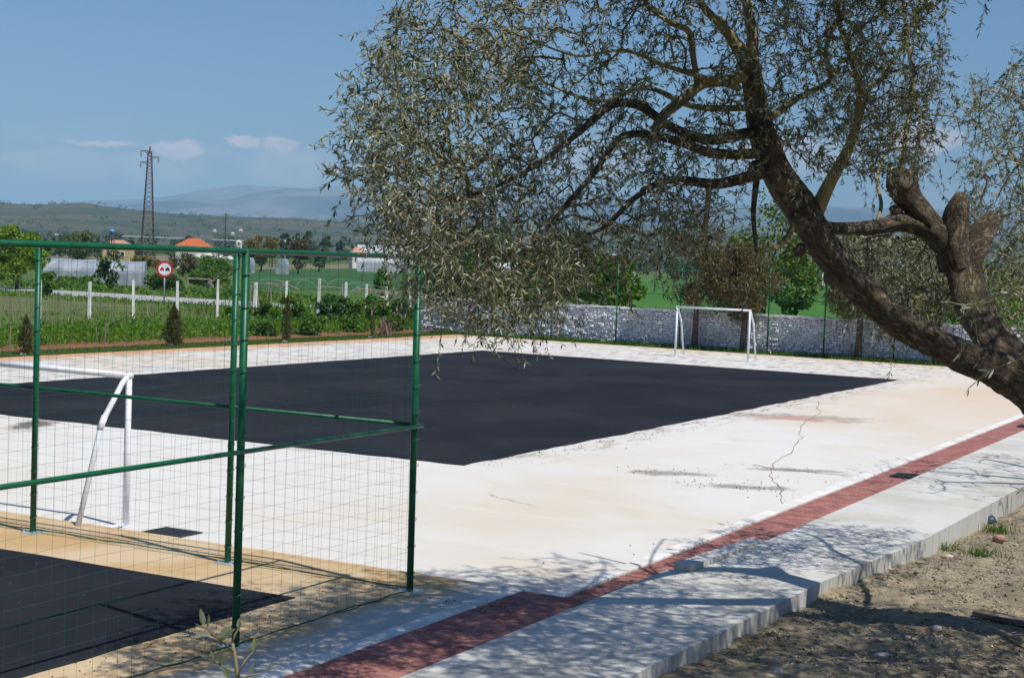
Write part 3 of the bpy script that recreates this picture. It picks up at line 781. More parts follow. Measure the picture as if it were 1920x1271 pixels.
def resample(pts, rads, step):
    P = [Vector(p) for p in pts]; out = []; rr = []
    n = len(P)
    for i in range(n - 1):
        p0, p1, p2, p3 = P[max(i - 1, 0)], P[i], P[i + 1], P[min(i + 2, n - 1)]
        k = max(1, int((p2 - p1).length / step))
        for j in range(k):
            u = j / k
            q = 0.5 * ((2 * p1) + (p2 - p0) * u + (2 * p0 - 5 * p1 + 4 * p2 - p3) * u * u + (3 * p1 - p0 - 3 * p2 + p3) * u ** 3)
            out.append(q); rr.append(rads[i] * (1 - u) + rads[i + 1] * u)
    out.append(P[-1]); rr.append(rads[-1])
    return np.array([tuple(p) for p in out]), np.array(rr)
def limb_mesh(pts, rads, rg, n=18, knob=.10):
    """gnarled limb: a tube whose ring is twisted, ridged and lumpy"""
    P, r = resample(pts, rads, .05)
    m_ = len(P); t = unit(np.gradient(P, axis=0))
    ref = np.array([.31, .52, .79]); a = unit(ref - t * (t @ ref)[:, None]); b = np.cross(t, a)
    s = np.concatenate([[0], np.cumsum(np.linalg.norm(np.diff(P, axis=0), axis=1))])
    an = np.arange(n) * 2 * math.pi / n
    S, A = np.meshgrid(s, an, indexing='ij'); ph = rg.uniform(0, 6.28, 8)
    k = 1 + knob * .55 * np.sin(3 * A + 1.3 * S + ph[0]) + knob * .4 * np.sin(5 * A - 2.1 * S + ph[1]) * np.sin(3.1 * S + ph[2]) \
        + knob * .5 * np.sin(2 * A + 4.3 * S + ph[3]) * np.sin(5.7 * S + ph[4]) + knob * .3 * np.sin(9 * A + 3 * S + ph[5]) + rg.uniform(-.03, .03, S.shape)
    k += knob * .9 * np.maximum(0, np.sin(2.2 * S + ph[6])) ** 8 * np.maximum(0, np.cos(A + ph[7] + 1.7 * np.floor(2.2 * S / 6.28))) ** 2
    ring = P[:, None, :] + (a[:, None, :] * np.cos(A)[..., None] + b[:, None, :] * np.sin(A)[..., None]) * (r[:, None] * k)[..., None]
    V = ring.reshape(-1, 3)
    i = (np.arange(m_ - 1)[:, None] * n + np.arange(n)[None, :]); j = (np.arange(m_ - 1)[:, None] * n + (np.arange(n)[None, :] + 1) % n)
    F = np.stack([i, j, j + n, i + n], -1).reshape(-1, 4)
    global GRAIN; GRAIN = np.stack([np.cos(A) * r[:, None], np.sin(A) * r[:, None], S], -1).reshape(-1, 3)
    return V, F, P, r
def set_grain(me, g):
    n = len(me.vertices); g = np.concatenate([g, np.repeat(g[-1:], n - len(g), 0)]) if len(g) < n else g
    a = me.attributes.new('bark_grain', 'FLOAT_VECTOR', 'POINT'); a.data.foreach_set('vector', g[:n].astype(np.float32).ravel())
def cap_fan(V, F, n, P):
    """rough sawn end"""
    k = len(V); V2 = np.concatenate([V, P[-1:] + unit(P[-1:] - P[-2:-1]) * .015])
    return V2, k
def poly_in(x, y, poly):
    c = False; n = len(poly)
    for i in range(n):
        x1, y1 = poly[i]; x2, y2 = poly[(i + 1) % n]
        if (y1 > y) != (y2 > y) and x < (x2 - x1) * (y - y1) / (y2 - y1) + x1: c = not c
    return c

def leaves_on(G, chains, per_m, L, wr, rg, tail=.55, spread=.75):
    Ps = []; Ds = []
    for ch in chains:
        P = G.P[ch]
        seg = np.linalg.norm(np.diff(P, axis=0), axis=1); s = np.concatenate([[0], np.cumsum(seg)]); tot = s[-1]
        a = max(0, tot - tail * rg.uniform(.6, 1.3)); n = max(3, int((tot - a) * per_m))
        u = np.sort(rg.uniform(a, tot, n)); u[-2:] = tot
        q = np.stack([np.interp(u, s, P[:, k]) for k in range(3)], 1)
        e = np.minimum(np.searchsorted(s, u, side='right'), len(P) - 1); t = unit(P[e] - P[np.maximum(e - 1, 0)])
        side = unit(np.cross(t, rg.normal(size=t.shape)))
        Ps.append(q); Ds.append(t + side * spread * rg.uniform(.5, 1.4, (n, 1)) + np.array([0, 0, -.12]))
    Ps = np.concatenate(Ps); Ds = np.concatenate(Ds); n = len(Ps)
    ln = L * rg.uniform(.6, 1.25, n)
    return leaf_arrays(Ps, Ds, ln, ln * wr * rg.uniform(.8, 1.2, n), rg)

olive = thing('olive_tree', 'old gnarled olive tree leaning over the walkway with sawn stubs', 'tree', gnd(2010, 1190, -.05))
OL = Vector(olive.location)
PXM = lambda px, d: px * d / F_PX
def limb_pts(spec, k=1.0): return [at(x, y, d) for x, y, d, r in spec], [PXM(r * k, d) for x, y, d, r in spec]
LIMBS = {
 'trunk': [(2105, 1290, 16.4, 100), (2085, 1150, 16.4, 84), (2060, 960, 16.35, 76), (2020, 830, 16.3, 70), (1955, 745, 16.2, 60), (1880, 697, 16.05, 44), (1790, 660, 15.9, 33), (1695, 608, 15.6, 31), (1612, 540, 15.4, 32), (1562, 485, 15.2, 33), (1500, 390, 15.0, 37), (1455, 322, 14.8, 35), (1427, 245, 14.6, 28), (1411, 165, 14.4, 22), (1403, 112, 14.35, 20)],
 'limb1': [(1960, 740, 16.3, 50), (1905, 690, 16.4, 40), (1862, 640, 16.5, 36), (1828, 580, 16.8, 33), (1802, 510, 17, 33), (1768, 448, 17, 29), (1705, 416, 16.9, 20), (1635, 427, 16.6, 14), (1562, 428, 16, 12), (1515, 410, 15.4, 10)],
 'stub1': [(1797, 505, 17, 33), (1788, 458, 17, 35), (1791, 418, 16.95, 28), (1798, 386, 16.9, 21), (1803, 362, 16.9, 11)],
 'stub2': [(1804, 515, 17, 31), (1826, 464, 17.05, 29), (1850, 425, 17.1, 22), (1867, 403, 17.1, 13)],
 'stub3': [(1765, 440, 17, 21), (1735, 405, 16.9, 19), (1705, 375, 16.85, 25), (1690, 345, 16.8, 29), (1690, 320, 16.8, 23)],
 'stub4': [(1700, 345, 16.75, 16), (1712, 325, 16.75, 11), (1716, 306, 16.75, 7)],
 'b1': [(1402, 118, 14.35, 25), (1380, 85, 14.3, 17), (1355, 50, 14.2, 13), (1318, 12, 14.0, 10), (1285, -60, 13.7, 7), (1260, -150, 13.4, 5)],
 'b2': [(1404, 112, 14.35, 22), (1412, 70, 14.4, 16), (1402, 20, 14.4, 13), (1395, -60, 14.5, 9), (1400, -170, 14.6, 6)],
 'b3': [(1398, 140, 14.35, 20), (1370, 150, 14.2, 15), (1320, 156, 14.0, 14), (1283, 185, 13.8, 14), (1246, 215, 13.6, 13), (1228, 244, 13.5, 12)],
 'b4': [(1308, 160, 13.9, 8), (1300, 105, 13.8, 8), (1292, 60, 13.7, 8), (1262, 45, 13.5, 8), (1215, 10, 13.2, 6), (1180, -60, 12.9, 4)],
 'b5': [(1428, 246, 14.6, 15), (1400, 250, 14.5, 15), (1330, 262, 14.1, 14), (1262, 240, 13.8, 12), (1195, 197, 13.5, 12), (1140, 200, 13.2, 11), (1095, 240, 12.9, 9), (1020, 300, 12.5, 7), (930, 350, 12.0, 5), (850, 375, 11.7, 3)],
 'b6': [(1456, 318, 14.8, 17), (1440, 320, 14.7, 17), (1390, 335, 14.4, 15), (1340, 345, 14.1, 14), (1255, 338, 13.7, 10), (1190, 372, 13.4, 8), (1135, 425, 13.2, 6), (1085, 445, 13.0, 4)],
 'b7': [(1438, 283, 14.62, 15), (1395, 290, 14.4, 14), (1330, 285, 13.9, 13), (1260, 262, 13.4, 11), (1170, 255, 13.0, 9), (1110, 330, 12.7, 8), (1055, 392, 12.4, 7), (1010, 450, 12.2, 4)],
 'b8': [(1528, 400, 15.1, 22), (1560, 335, 15.0, 17), (1597, 265, 14.8, 13), (1614, 180, 14.6, 12), (1592, 95, 14.4, 9), (1572, 30, 14.3, 7), (1575, -70, 14.2, 5)],
 'b9': [(1440, 225, 14.55, 12), (1495, 185, 14.9, 8), (1556, 150, 14.9, 7), (1548, 100, 14.7, 6), (1568, 45, 14.6, 5), (1628, -20, 14.5, 4)],
 'b10': [(1420, 330, 14.7, 9), (1413, 400, 14.6, 7), (1418, 470, 14.5, 5)],
 'b21': [(1492, 415, 14.9, 10), (1470, 452, 14.7, 7), (1440, 470, 14.5, 5), (1412, 462, 14.3, 3)],
 'b18': [(1960, 735, 16.3, 40), (2050, 560, 15.9, 32), (2150, 380, 15.5, 24), (2260, 200, 15, 16), (2350, 20, 14.6, 9)],
 'b19': [(2060, 545, 15.9, 20), (2030, 350, 15.2, 15), (1980, 120, 14.6, 11), (1900, -120, 14, 7), (1800, -260, 13.5, 4)],
 'b20': [(2150, 380, 15.5, 16), (2250, 330, 14.5, 11), (2380, 260, 13.4, 6)],
 'b22': [(1400, -60, 14.5, 9), (1300, -200, 13.6, 6), (1180, -300, 12.6, 3)],
 'b11': [(1690, 325, 16.8, 8), (1700, 245, 16.8, 7), (1713, 165, 16.9, 6), (1702, 80, 17.0, 5), (1690, -40, 17.1, 4)],
 'b12': [(1420, 202, 14.5, 10), (1395, 203, 14.5, 9), (1300, 200, 14.8, 8), (1210, 165, 15.0, 6), (1120, 190, 15.0, 5), (1010, 150, 14.8, 3)],
 'b13': [(1385, 165, 14.3, 9), (1260, 128, 13.2, 6), (1170, 95, 12.6, 4), (1080, 105, 12.2, 3), (960, 60, 11.6, 2)],
 'b14': [(1612, 185, 15.4, 7), (1665, 130, 16.0, 4), (1705, 60, 16.5, 3), (1730, -30, 17, 2)],
 'b15': [(1640, 428, 16.6, 6), (1652, 385, 16.9, 5), (1645, 330, 17.4, 4), (1672, 270, 18.2, 3), (1700, 230, 19.0, 3)],
 'b16': [(1925, 690, 16.6, 9), (1965, 560, 17.6, 8), (1950, 430, 18.5, 6), (1965, 300, 19.2, 5), (1900, 170, 19.6, 3)],
 'b17': [(1330, 345, 14.1, 8), (1320, 430, 14.5, 6), (1290, 490, 15.0, 4)],
}
G = Grower(21)
rgl = np.random.RandomState(8)
thick_keys = ('trunk', 'limb1', 'stub1', 'stub2', 'stub3', 'stub4')
for k, sp in LIMBS.items():
    big = k in thick_keys
    pts, rads = limb_pts(sp, (.85 if k == 'trunk' else .95) if big else .72)
    V, F, P, r = limb_mesh([p - OL for p in pts], rads, rgl, 20 if big else 10, (.2 if k.startswith('stub') else .14) if big else .09)
    n = 20 if big else 10
    kk = len(V); V = np.concatenate([V, P[-1:] + unit(P[-1:] - P[-3:-2]) * r[-1] * (.25 if k.startswith('stub') else 1.5)])
    capq = [(kk - n + i, kk - n + (i + 1) % n, kk, kk) for i in range(n)]
    me = bpy.data.meshes.new('bark'); me.from_pydata([tuple(v) for v in V], [], [tuple(f) for f in F] + [q[:3] for q in capq]); me.materials.append(M['bark'] if (big or k in ('b5', 'b6', 'b7', 'b10')) else M['sunlit_bark'])
    me.polygons.foreach_set('use_smooth', [True] * len(me.polygons)); me.update(); set_grain(me, GRAIN)
    link('trunk' if k == 'trunk' else ('sawn_stub' if k.startswith('stub') else ('limb' if k == 'limb1' else 'branch')), me, olive)
    if k not in ('trunk',):
        G.addpath(P[::3])
    else: G.addpath(P[int(len(P) * .6)::3])
# knots on the old wood
for (x, y, d, r) in [(1500, 415, 14.8, 26), (1462, 340, 14.6, 24), (1560, 520, 15.1, 20), (1398, 128, 14.2, 24), (1418, 320, 14.5, 22), (1690, 345, 16.6, 22), (1680, 395, 16.7, 16), (1500, 470, 14.9, 16)]:
    c = at(x, y, d + .12) - OL; rr = PXM(r * .8, d); rgk = np.random.RandomState(int(x))
    th, ph = np.meshgrid(np.linspace(0, math.pi, 8), np.linspace(0, 2 * math.pi, 13)[:-1], indexing='ij')
    rad = rr * (1 + rgk.uniform(-.22, .22, th.shape)); rad[0] = rad[0, 0]; rad[-1] = rad[-1, 0]
    V = np.stack([rad * np.sin(th) * np.cos(ph), rad * np.sin(th) * np.sin(ph), rad * np.cos(th)], -1).reshape(-1, 3) + np.array(c)
    i = (np.arange(7)[:, None] * 12 + np.arange(12)[None, :]); j = (np.arange(7)[:, None] * 12 + (np.arange(12)[None, :] + 1) % 12)
    link('knot', np_mesh('knot', V, np.stack([i, j, j + 12, i + 12], -1).reshape(-1, 4), M['bark'], True), olive)
    
def sample_crown(poly, dep, n, rg, ymin=None):
    xs = [p[0] for p in poly]; ys = [p[1] for p in poly]; out = []
    while len(out) < n:
        x = rg.uniform(min(xs), max(xs)); y = rg.uniform(min(ys), max(ys))
        if not poly_in(x, y, poly): continue
        d0, dv = dep(x, y); out.append(at(x, y, d0 + rg.uniform(-dv, dv)) - OL)
    return out
rgc = np.random.RandomState(5)
LEFT = [(860, -110), (785, -60), (735, 40), (700, 110), (690, 190), (655, 240), (650, 330), (690, 400), (735, 470), (800, 535), (850, 580), (905, 615), (965, 625), (1040, 585), (1120, 545), (1220, 505), (1330, 440), (1400, 360), (1420, -160)]
DENSE = [(730, 60), (690, 200), (670, 320), (740, 430), (820, 540), (900, 615), (970, 620), (1060, 560), (1130, 440), (1000, 300), (1000, 60)]
RIGHT = [(1420, -260), (1800, -260), (1780, 60), (1760, 220), (1740, 330), (1640, 330), (1560, 330), (1480, 300), (1420, 200)]
BACK = [(1570, 440), (1740, 440), (1790, 540), (1760, 620), (1650, 640), (1600, 560)]
REDGE = [(1790, 180), (1990, 60), (2100, 300), (2050, 640), (1900, 640), (1830, 560), (1800, 350)]
depL = lambda x, y: (11.4 + max(0, (x - 660)) / 740 * 2.9, 1.25)
depR = lambda x, y: (13.9 + (x - 1420) / 400 * 1.6, 1.3)
att = sample_crown(LEFT, depL, 2500, rgc) + sample_crown(DENSE, depL, 1450, rgc) + sample_crown(RIGHT, depR, 1800, rgc)
att += sample_crown(BACK, lambda x, y: (18.3, 1.4), 800, rgc) + sample_crown(REDGE, lambda x, y: (18.8, 1.6), 1250, rgc)
att += sample_crown([(1150, 360), (1420, 360), (1440, 440), (1330, 470), (1200, 450)], lambda x, y: (14.0, 1.0), 90, rgc)
# the part of the crown above and to the right of the photo, which shades the walkway and the dirt
TOP = [(1180, -60), (1260, -420), (1500, -560), (2050, -480), (2100, -40)]
SIDE = [(1990, -300), (2600, -300), (2850, 150), (2700, 520), (2150, 470), (2010, 60)]
att += sample_crown(TOP, lambda x, y: (12.0 + (x - 1000) / 1000 * 1.2, 1.5), 2400, rgc) + sample_crown([(1650, -60), (1700, -560), (2400, -500), (2350, -20)], lambda x, y: (11.4, 1.3), 1700, rgc) + sample_crown(SIDE, lambda x, y: (13.0, 1.9), 3000, rgc) + sample_crown([(1160, -40), (1200, -440), (1720, -440), (1740, -40)], lambda x, y: (10.9 + (x - 1206) / 474 * 3.2, .7), 1300, rgc)
# loose sprays sticking out of the outline
for k in range(70):
    q_ = rgc.randint(0, 11); (xa, ya), (xb, yb) = LEFT[q_], LEFT[q_ + 1]; u_ = rgc.uniform()
    att.append(at(xa + (xb - xa) * u_ - rgc.uniform(0, 42), ya + (yb - ya) * u_ + rgc.uniform(-18, 18), 11.5 + rgc.uniform(-.6, .8)) - OL)
# hanging tips
for (x, y, d) in [(935, 680, 11.7), (930, 655, 11.75), (900, 640, 11.8), (965, 640, 11.7), (948, 625, 11.9), (640, 300, 11.2), (650, 235, 11.2), (665, 180, 11.3), (690, 105, 11.3), (645, 345, 11.2), (760, 45, 11.6), (735, 80, 11.5),
                  (1360, 520, 14.2), (1400, 560, 14.3), (1290, 540, 14), (1230, 520, 13.8), (1160, 520, 13.6), (1100, 540, 13.3), (1060, 560, 13), (1180, 560, 13.5), (1435, 560, 14.4), (690, 440, 11.3), (720, 480, 11.3), (700, 460, 11.4)]:
    att.append(at(x, y, d) - OL)
nl0 = len(G.chains)
att = [p for p in att if fbm(p[0] * 1.0 + p[2] * .5, p[1] + p[2] * .8, 1.5, 3) > -.25 or rgc.uniform() < .3]
G.grow(att, arch=.13, step=.10, wiggle=.016)
# side shoots: short ones in all directions, a few hanging
cand = [c for c in G.chains[nl0:]]
rgd = np.random.RandomState(12); nmain = len(G.chains)
def seen(p):
    v = Vector(p) + OL - Vector((0, 0, CAM_H)); d = v.dot(FWD); return -640 < v.dot(RGT) / d * F_PX + 0 < 1100 and v.dot(UPV) / d * F_PX < 720
for c in cand:
    sh = 2
    for q_ in range(sh):
        i = c[rgd.randint(len(c) // 3, len(c))]; p = G.P[i]; hang = rgd.uniform() < .18
        L = rgd.uniform(.2, .5) if hang else rgd.uniform(.08, .26); k = max(3, int(L / .07)); u = np.linspace(0, 1, k + 1)[1:, None]
        side = rgd.normal(size=3); side[2] = side[2] * .8 + .15; side = side / np.linalg.norm(side)
        if hang: q = p + side * L * .6 * u + np.array([0, 0, -1]) * L * .75 * u ** 1.7 + rgd.normal(size=(k, 3)) * .008
        else: q = p + side * L * u + np.array([0, 0, -1]) * L * .12 * u ** 2 + rgd.normal(size=(k, 3)) * .006
        G.addpath(q, i)
wts = G.weights()
paths = []; radii = []
for c in G.chains[nl0:]:
    paths.append(G.P[c]); w_ = np.maximum(wts[c], 1)
    r = .0017 * w_ ** .42; r[0] = min(r[0], r[1] * 1.3); radii.append(np.minimum(r, .011))
V, F = tubes_np(paths, radii, 3)
link('twigs', np_mesh('twigs', V, F, M['twig'], True), olive, kind='stuff')
vis_m = [c for c in G.chains[nl0:nmain] if seen(G.P[c[-1]])]; hid_m = [c for c in G.chains[nl0:nmain] if not seen(G.P[c[-1]])]
vis_s = [c for c in G.chains[nmain:] if seen(G.P[c[-1]])]; hid_s = [c for c in G.chains[nmain:] if not seen(G.P[c[-1]])]
V, F = leaves_on(G, vis_m, 40, .056, .105, np.random.RandomState(2), tail=.42, spread=.95)
for (ch_, pm_, L_, tl_, sd_) in ((vis_s, 62, .054, .5, 6), (hid_m, 30, .078, .42, 3), (hid_s, 40, .078, .5, 4)):
    V2, F2 = leaves_on(G, ch_, pm_, L_, .11, np.random.RandomState(sd_), tail=tl_, spread=1.0)
    F = np.concatenate([F, F2 + len(V)]); V = np.concatenate([V, V2])
link('foliage', np_mesh('foliage', V, F, M['olive_leaf']), olive, kind='stuff')
print('olive leaves', len(F) // 2)

def small_olive(label, base, height, spread, natt, seed, leaf=.062, per_m=36, trunk_r=.14, zc=.62, mat='olive_leaf', group=None, tail=.55, offset=(0, 0), wr=.095):
    t = thing('olive_tree', label, 'tree', base, 0, group)
    rg = np.random.RandomState(seed)
    g = Grower(seed)
    h0 = height * .3
    V, F, P, r = limb_mesh([(0, 0, -.1), (.05, .03, h0 * .5), (-.04, .06, h0)], [trunk_r * 1.3, trunk_r, trunk_r * .8], rg, 12, .1)
    me = np_mesh('trunk', V, F, M['bark'], True); set_grain(me, GRAIN); link('trunk', me, t)
    for k in range(6):
        a = k * 1.05 + rg.uniform(-.3, .3); e = np.array([math.cos(a) * spread * .62 + offset[0] * .6, math.sin(a) * spread * .62 + offset[1] * .6, height * rg.uniform(.6, .85)])
        s0 = np.array([-.04, .06, h0 - .05]); mid = s0 * .5 + e * .5 + np.array([0, 0, height * .08])
        V, F, P, r = limb_mesh([s0, mid, e], [trunk_r * .6, trunk_r * .36, trunk_r * .12], rg, 8, .08)
        me = np_mesh('branch', V, F, M['bark'], True); set_grain(me, GRAIN); link('branch', me, t); g.addpath(P[::2])
    n0 = len(g.chains); att = []
    while len(att) < natt:
        q = rg.uniform(-1, 1, 3)
        if np.linalg.norm(q) > 1 or np.linalg.norm(q) < .35: continue
        att.append(q * np.array([spread, spread, height * (1 - zc) * 1.05]) + np.array([offset[0], offset[1], height * zc]))
    g.grow(att, arch=.15, step=.14, wiggle=.05)
    for c in list(g.chains[n0:]):
        if rg.uniform() < .5:
            i = c[-1]; L = rg.uniform(.2, .5); u = np.linspace(0, 1, 5)[1:, None]
            g.addpath(g.P[i] + rg.normal(size=3) * .25 * L * u + np.array([0, 0, -1]) * L * u ** 1.5, i)
    w_ = g.weights(); ps = [g.P[c] for c in g.chains[n0:]]; rs = [np.minimum(.003 * np.maximum(w_[c], 1) ** .5, .02) for c in g.chains[n0:]]
    V, F = tubes_np(ps, rs, 3); link('twigs', np_mesh('twigs', V, F, M['twig'], True), t, kind='stuff')
    V, F = leaves_on(g, g.chains[n0:], per_m, leaf, wr, rg, tail=tail)
    link('foliage', np_mesh('foliage', V, F, M[mat]), t, kind='stuff')
    return t
# neighbour further along the walkway, its crown reaching into the right edge
small_olive('second olive tree at the right edge behind the gnarled one', (-1.6, 29.0, -.2), 7.2, 4.3, 800, 31, trunk_r=.25)
# near olive whose twigs hang in at the upper right
small_olive('near olive whose dark leaf sprays hang into the upper right corner', tuple(at(2330, 760, 8.2))[:2] + (1.0,), 4.0, 1.55, 130, 33, leaf=.06, per_m=26, trunk_r=.09, offset=(0, 0))
# young shoot at the bottom edge
sp = thing('olive_sapling', 'thin young olive shoot with few pale leaves at the bottom edge', 'sapling', tuple(at(452, 1500, 5.2)))
O = Vector(sp.location)
def local(l): return [at(x, y, d) - O for x, y, d in l]
stem = MB(); stem.tube(local([(452, 1500, 5.2), (450, 1380, 5.2), (446, 1270, 5.2), (440, 1230, 5.2), (436, 1205, 5.2)]), [.011, .010, .0075, .006, .005], 7); stem.build('stem', M['twig'], sp, True)
SH = [[(438, 1222, 5.2), (420, 1205, 5.15), (400, 1190, 5.12), (385, 1175, 5.1)], [(436, 1206, 5.2), (440, 1190, 5.2), (447, 1178, 5.2), (454, 1190, 5.2)], [(445, 1262, 5.2), (420, 1250, 5.2), (402, 1238, 5.2), (392, 1228, 5.2)], [(447, 1258, 5.2), (458, 1240, 5.22), (468, 1228, 5.24), (474, 1222, 5.24)], [(447, 1275, 5.2), (470, 1265, 5.2), (492, 1262, 5.2)]]
LP = []; LD = []
for s_ in SH:
    pts = local(s_); b = MB(); b.tube(pts, [.004, .0035, .0028, .0018][:len(pts)], 6); b.build('shoot', M['twig'], sp, True)
lrg = np.random.RandomState(4)
for (x, y, dx, dy, L) in [(385, 1176, -25, -10, .05), (383, 1174, -5, -22, .055), (388, 1178, 3, -26, .05), (398, 1188, 12, -22, .045), (410, 1196, 16, -16, .045), (395, 1185, -24, 6, .04), (447, 1180, 4, -20, .05), (402, 1238, -8, -20, .04), (394, 1230, -18, -6, .04), (410, 1243, 16, -14, .04), (415, 1246, 10, 16, .035), (402, 1236, 14, -20, .045), (474, 1222, 3, -18, .03), (492, 1262, 14, -10, .03), (490, 1263, 18, 6, .03), (470, 1264, 4, -18, .03), (405, 1196, 24, -3, .04), (415, 1190, 26, -12, .045)]:
    p = at(x, y, 5.13) - O; q = at(x + dx, y + dy, 5.13 + lrg.uniform(-.02, .02)) - O
    LP.append(tuple(p)); LD.append(tuple(q - p))
LP = np.array(LP); LD = np.array(LD); ln = np.full(len(LP), .052) * lrg.uniform(.8, 1.2, len(LP))
for p, d_, l_ in zip(LP, LD, ln):
    V, F = leaf_arrays(p[None], d_[None], np.array([l_]), np.array([l_ * .16]), lrg)
    link('leaf', np_mesh('leaf', V, F, M['young_leaf']), sp)

# ------------------------------------------------------------------ wall and back fence
WY = 66.3
wall = thing('stone_wall', 'long whitewashed rough stone wall behind the far goal', 'wall', (-12, WY, 0))
MB().box((-1, .16, .78), (55, .22, 1.6)).build('core', M['mortar'], wall)
st = MB(); rgw = random.Random(4)
z = -.02
while z < 1.58:
    hh = rgw.uniform(.075, .14); x = -28.5
    while x < 26.4:
        ln = rgw.uniform(.10, .33); dz0, dz1 = rgw.uniform(-.025, .02), rgw.uniform(-.02, .025); dep = rgw.uniform(.04, .15); g_ = .012
        x0, x1, z0, z1 = x + g_, x + ln - g_, z + g_ * .7 + dz0, min(z + hh - g_ * .7 + dz1, 1.63)
        j = lambda a: rgw.uniform(-a, a)
        f = .05 - dep
        vs = [(x0 + j(.01), .05, z0 + j(.01)), (x1 + j(.01), .05, z0 + j(.01)), (x1 + j(.01), .05, z1 + j(.01)), (x0 + j(.01), .05, z1 + j(.01)),
              (x0 + .02 + j(.012), f + j(.04), z0 + .015 + j(.01)), (x1 - .02 + j(.012), f + j(.04), z0 + .015 + j(.01)), (x1 - .02 + j(.012), f + j(.04), z1 - .01 + j(.01)), (x0 + .02 + j(.012), f + j(.04), z1 - .01 + j(.01))]
        st.add(vs, [(4, 5, 6, 7), (0, 1, 5, 4), (1, 2, 6, 5), (2, 3, 7, 6), (3, 0, 4, 7)])
        x += ln
    z += hh
st.build('stones', M['wallstone'], wall, kind='stuff')
cp = MB(); x = -28.5
while x < 26.4:
    ln = rgw.uniform(.3, .7); cp.box((x + ln / 2, .12, 1.60 + rgw.uniform(0, .035)), (ln - .02, .36 + rgw.uniform(-.04, .04), .08)); x += ln
cp.build('coping', M['wallstone'], wall, kind='stuff')
bf = thing('boundary_fence', 'thin green posts and rails standing before the stone wall', 'fence', (-20, 65.5, 0))
pm2 = MB().tube([(0, 0, -.1), (0, 0, 3.7)], .035, 8).mesh('post', M['green_paint'], True)
bx = [-41, -36.8, -32.9, -29.6, -26.5, -22.4, -19.9, -16.9, -13.5, -10, -6.5, -3]
for x in bx: link('post', pm2, bf, (x + 20, 0, 0))
for z in (2.35, 3.68): MB().tube([(-21, 0, z), (17, 0, z)], .012 if z > 3 else .016, 6).build('rail', M['green_paint'], bf, True)
wm = MB()
for i in range(37 * 3): wm.tube([(-21 + i / 3, .02, .1), (-21 + i / 3, .02, 3.65)], .0016, 3, False)
for k in range(14): wm.tube([(-21, .02, .15 + k * .26), (17, .02, .15 + k * .26)], .0016, 3, False)
wm.build('wire_mesh', M['wire'], bf, kind='stuff')

# ------------------------------------------------------------------ generic trees and shrubs
def clump_points(n, centres, sig, rg):
    k = rg.randint(0, len(centres), n)
    v = unit(rg.normal(size=(n, 3))) * (rg.uniform(.2, 1, (n, 1)) ** .5)
    return centres[k] + v * sig[k][:, None] * np.array([1, 1, .85])
def leafy(name, label, cat, base, crown_c, crown_r, nclump, nleaf, leaf, mat, seed, trunk_r=.1, group=None, limbs=5, asp=.6, trunk_m='trunk', crownname='crown', droop=0.0, stem=True, inner=.45):
    t = thing(name, label, cat, base, 0, group)
    rg = np.random.RandomState(seed); cr = np.array(crown_r); cc = np.array(crown_c)
    C = unit(rg.normal(size=(nclump, 3))) * rg.uniform(inner, 1, (nclump, 1)) ** .6; C[:, 2] = np.maximum(C[:, 2], -.85)
    C = C * cr * .78 + cc
    sig = rg.uniform(.22, .42, nclump) * cr.mean()
    P = clump_points(nleaf, C, sig, rg)
    P[:, 2] = np.maximum(P[:, 2], .02)
    D = rg.normal(size=P.shape); D[:, 2] -= droop
    V, F = card_arrays(P, leaf * rg.uniform(.6, 1.4, len(P)), rg, asp, 0.0, D)
    link(crownname, np_mesh(crownname, V, F, M[mat]), t)
    if stem:
        tb = MB(); top = cc[2] - cr[2] * .25
        tb.tube([(0, 0, -.15), (.03, .02, top * .5), (cc[0] * .7, cc[1] * .7, top)], [trunk_r * 1.25, trunk_r, trunk_r * .6], 8); tb.build('trunk', M[trunk_m], t, True)
        for k in range(min(limbs, nclump)):
            e = C[k]; s0 = np.array((cc[0] * .5, cc[1] * .5, top * .8)); b = MB()
            b.tube([s0, s0 * .5 + e * .5 + np.array((0, 0, .1 * cr[2])), e], [trunk_r * .5, trunk_r * .3, trunk_r * .12], 5); b.build('limb', M[trunk_m], t, True)
    return t
def onb(px, d, z=-.05):
    p = at(px, 600, d); return (p.x, p.y, z)
def pxh(px, y, d): return CAM_H + (horizon_y(px) - y) / F_PX * d
# row of drab trees in front of the wall
ROW = [(1262, 'drab drooping tree with dark trunk behind the left goalpost', 1190, 1335, 385, 1), (1374, 'slim drab tree standing behind the far goal near its right post', 1320, 1455, 430, 2), (1628, 'drab tree in front of the wall below the leaning olive limb', 1575, 1720, 420, 3), (1790, 'drab tree before the wall partly hidden by the olive fork', 1720, 1880, 400, 4)]
for (x, lab, xa, xb, ytop, sd) in ROW:
    d = 68.0; bx_ = at(x, 600, d); ht = pxh(x, ytop, d); rw = (xb - xa) / 2 * d / F_PX
    leafy('drooping_tree', lab, 'tree', (bx_.x, 65.8, -.02), (0, 0, ht * .60), (rw * 1.1, rw * 1.05, ht * .42), 30, 11000, .16, 'drab_leaf', 100 + sd, .13, 'drab trees in a row before the stone wall', 7, .28, droop=1.2)
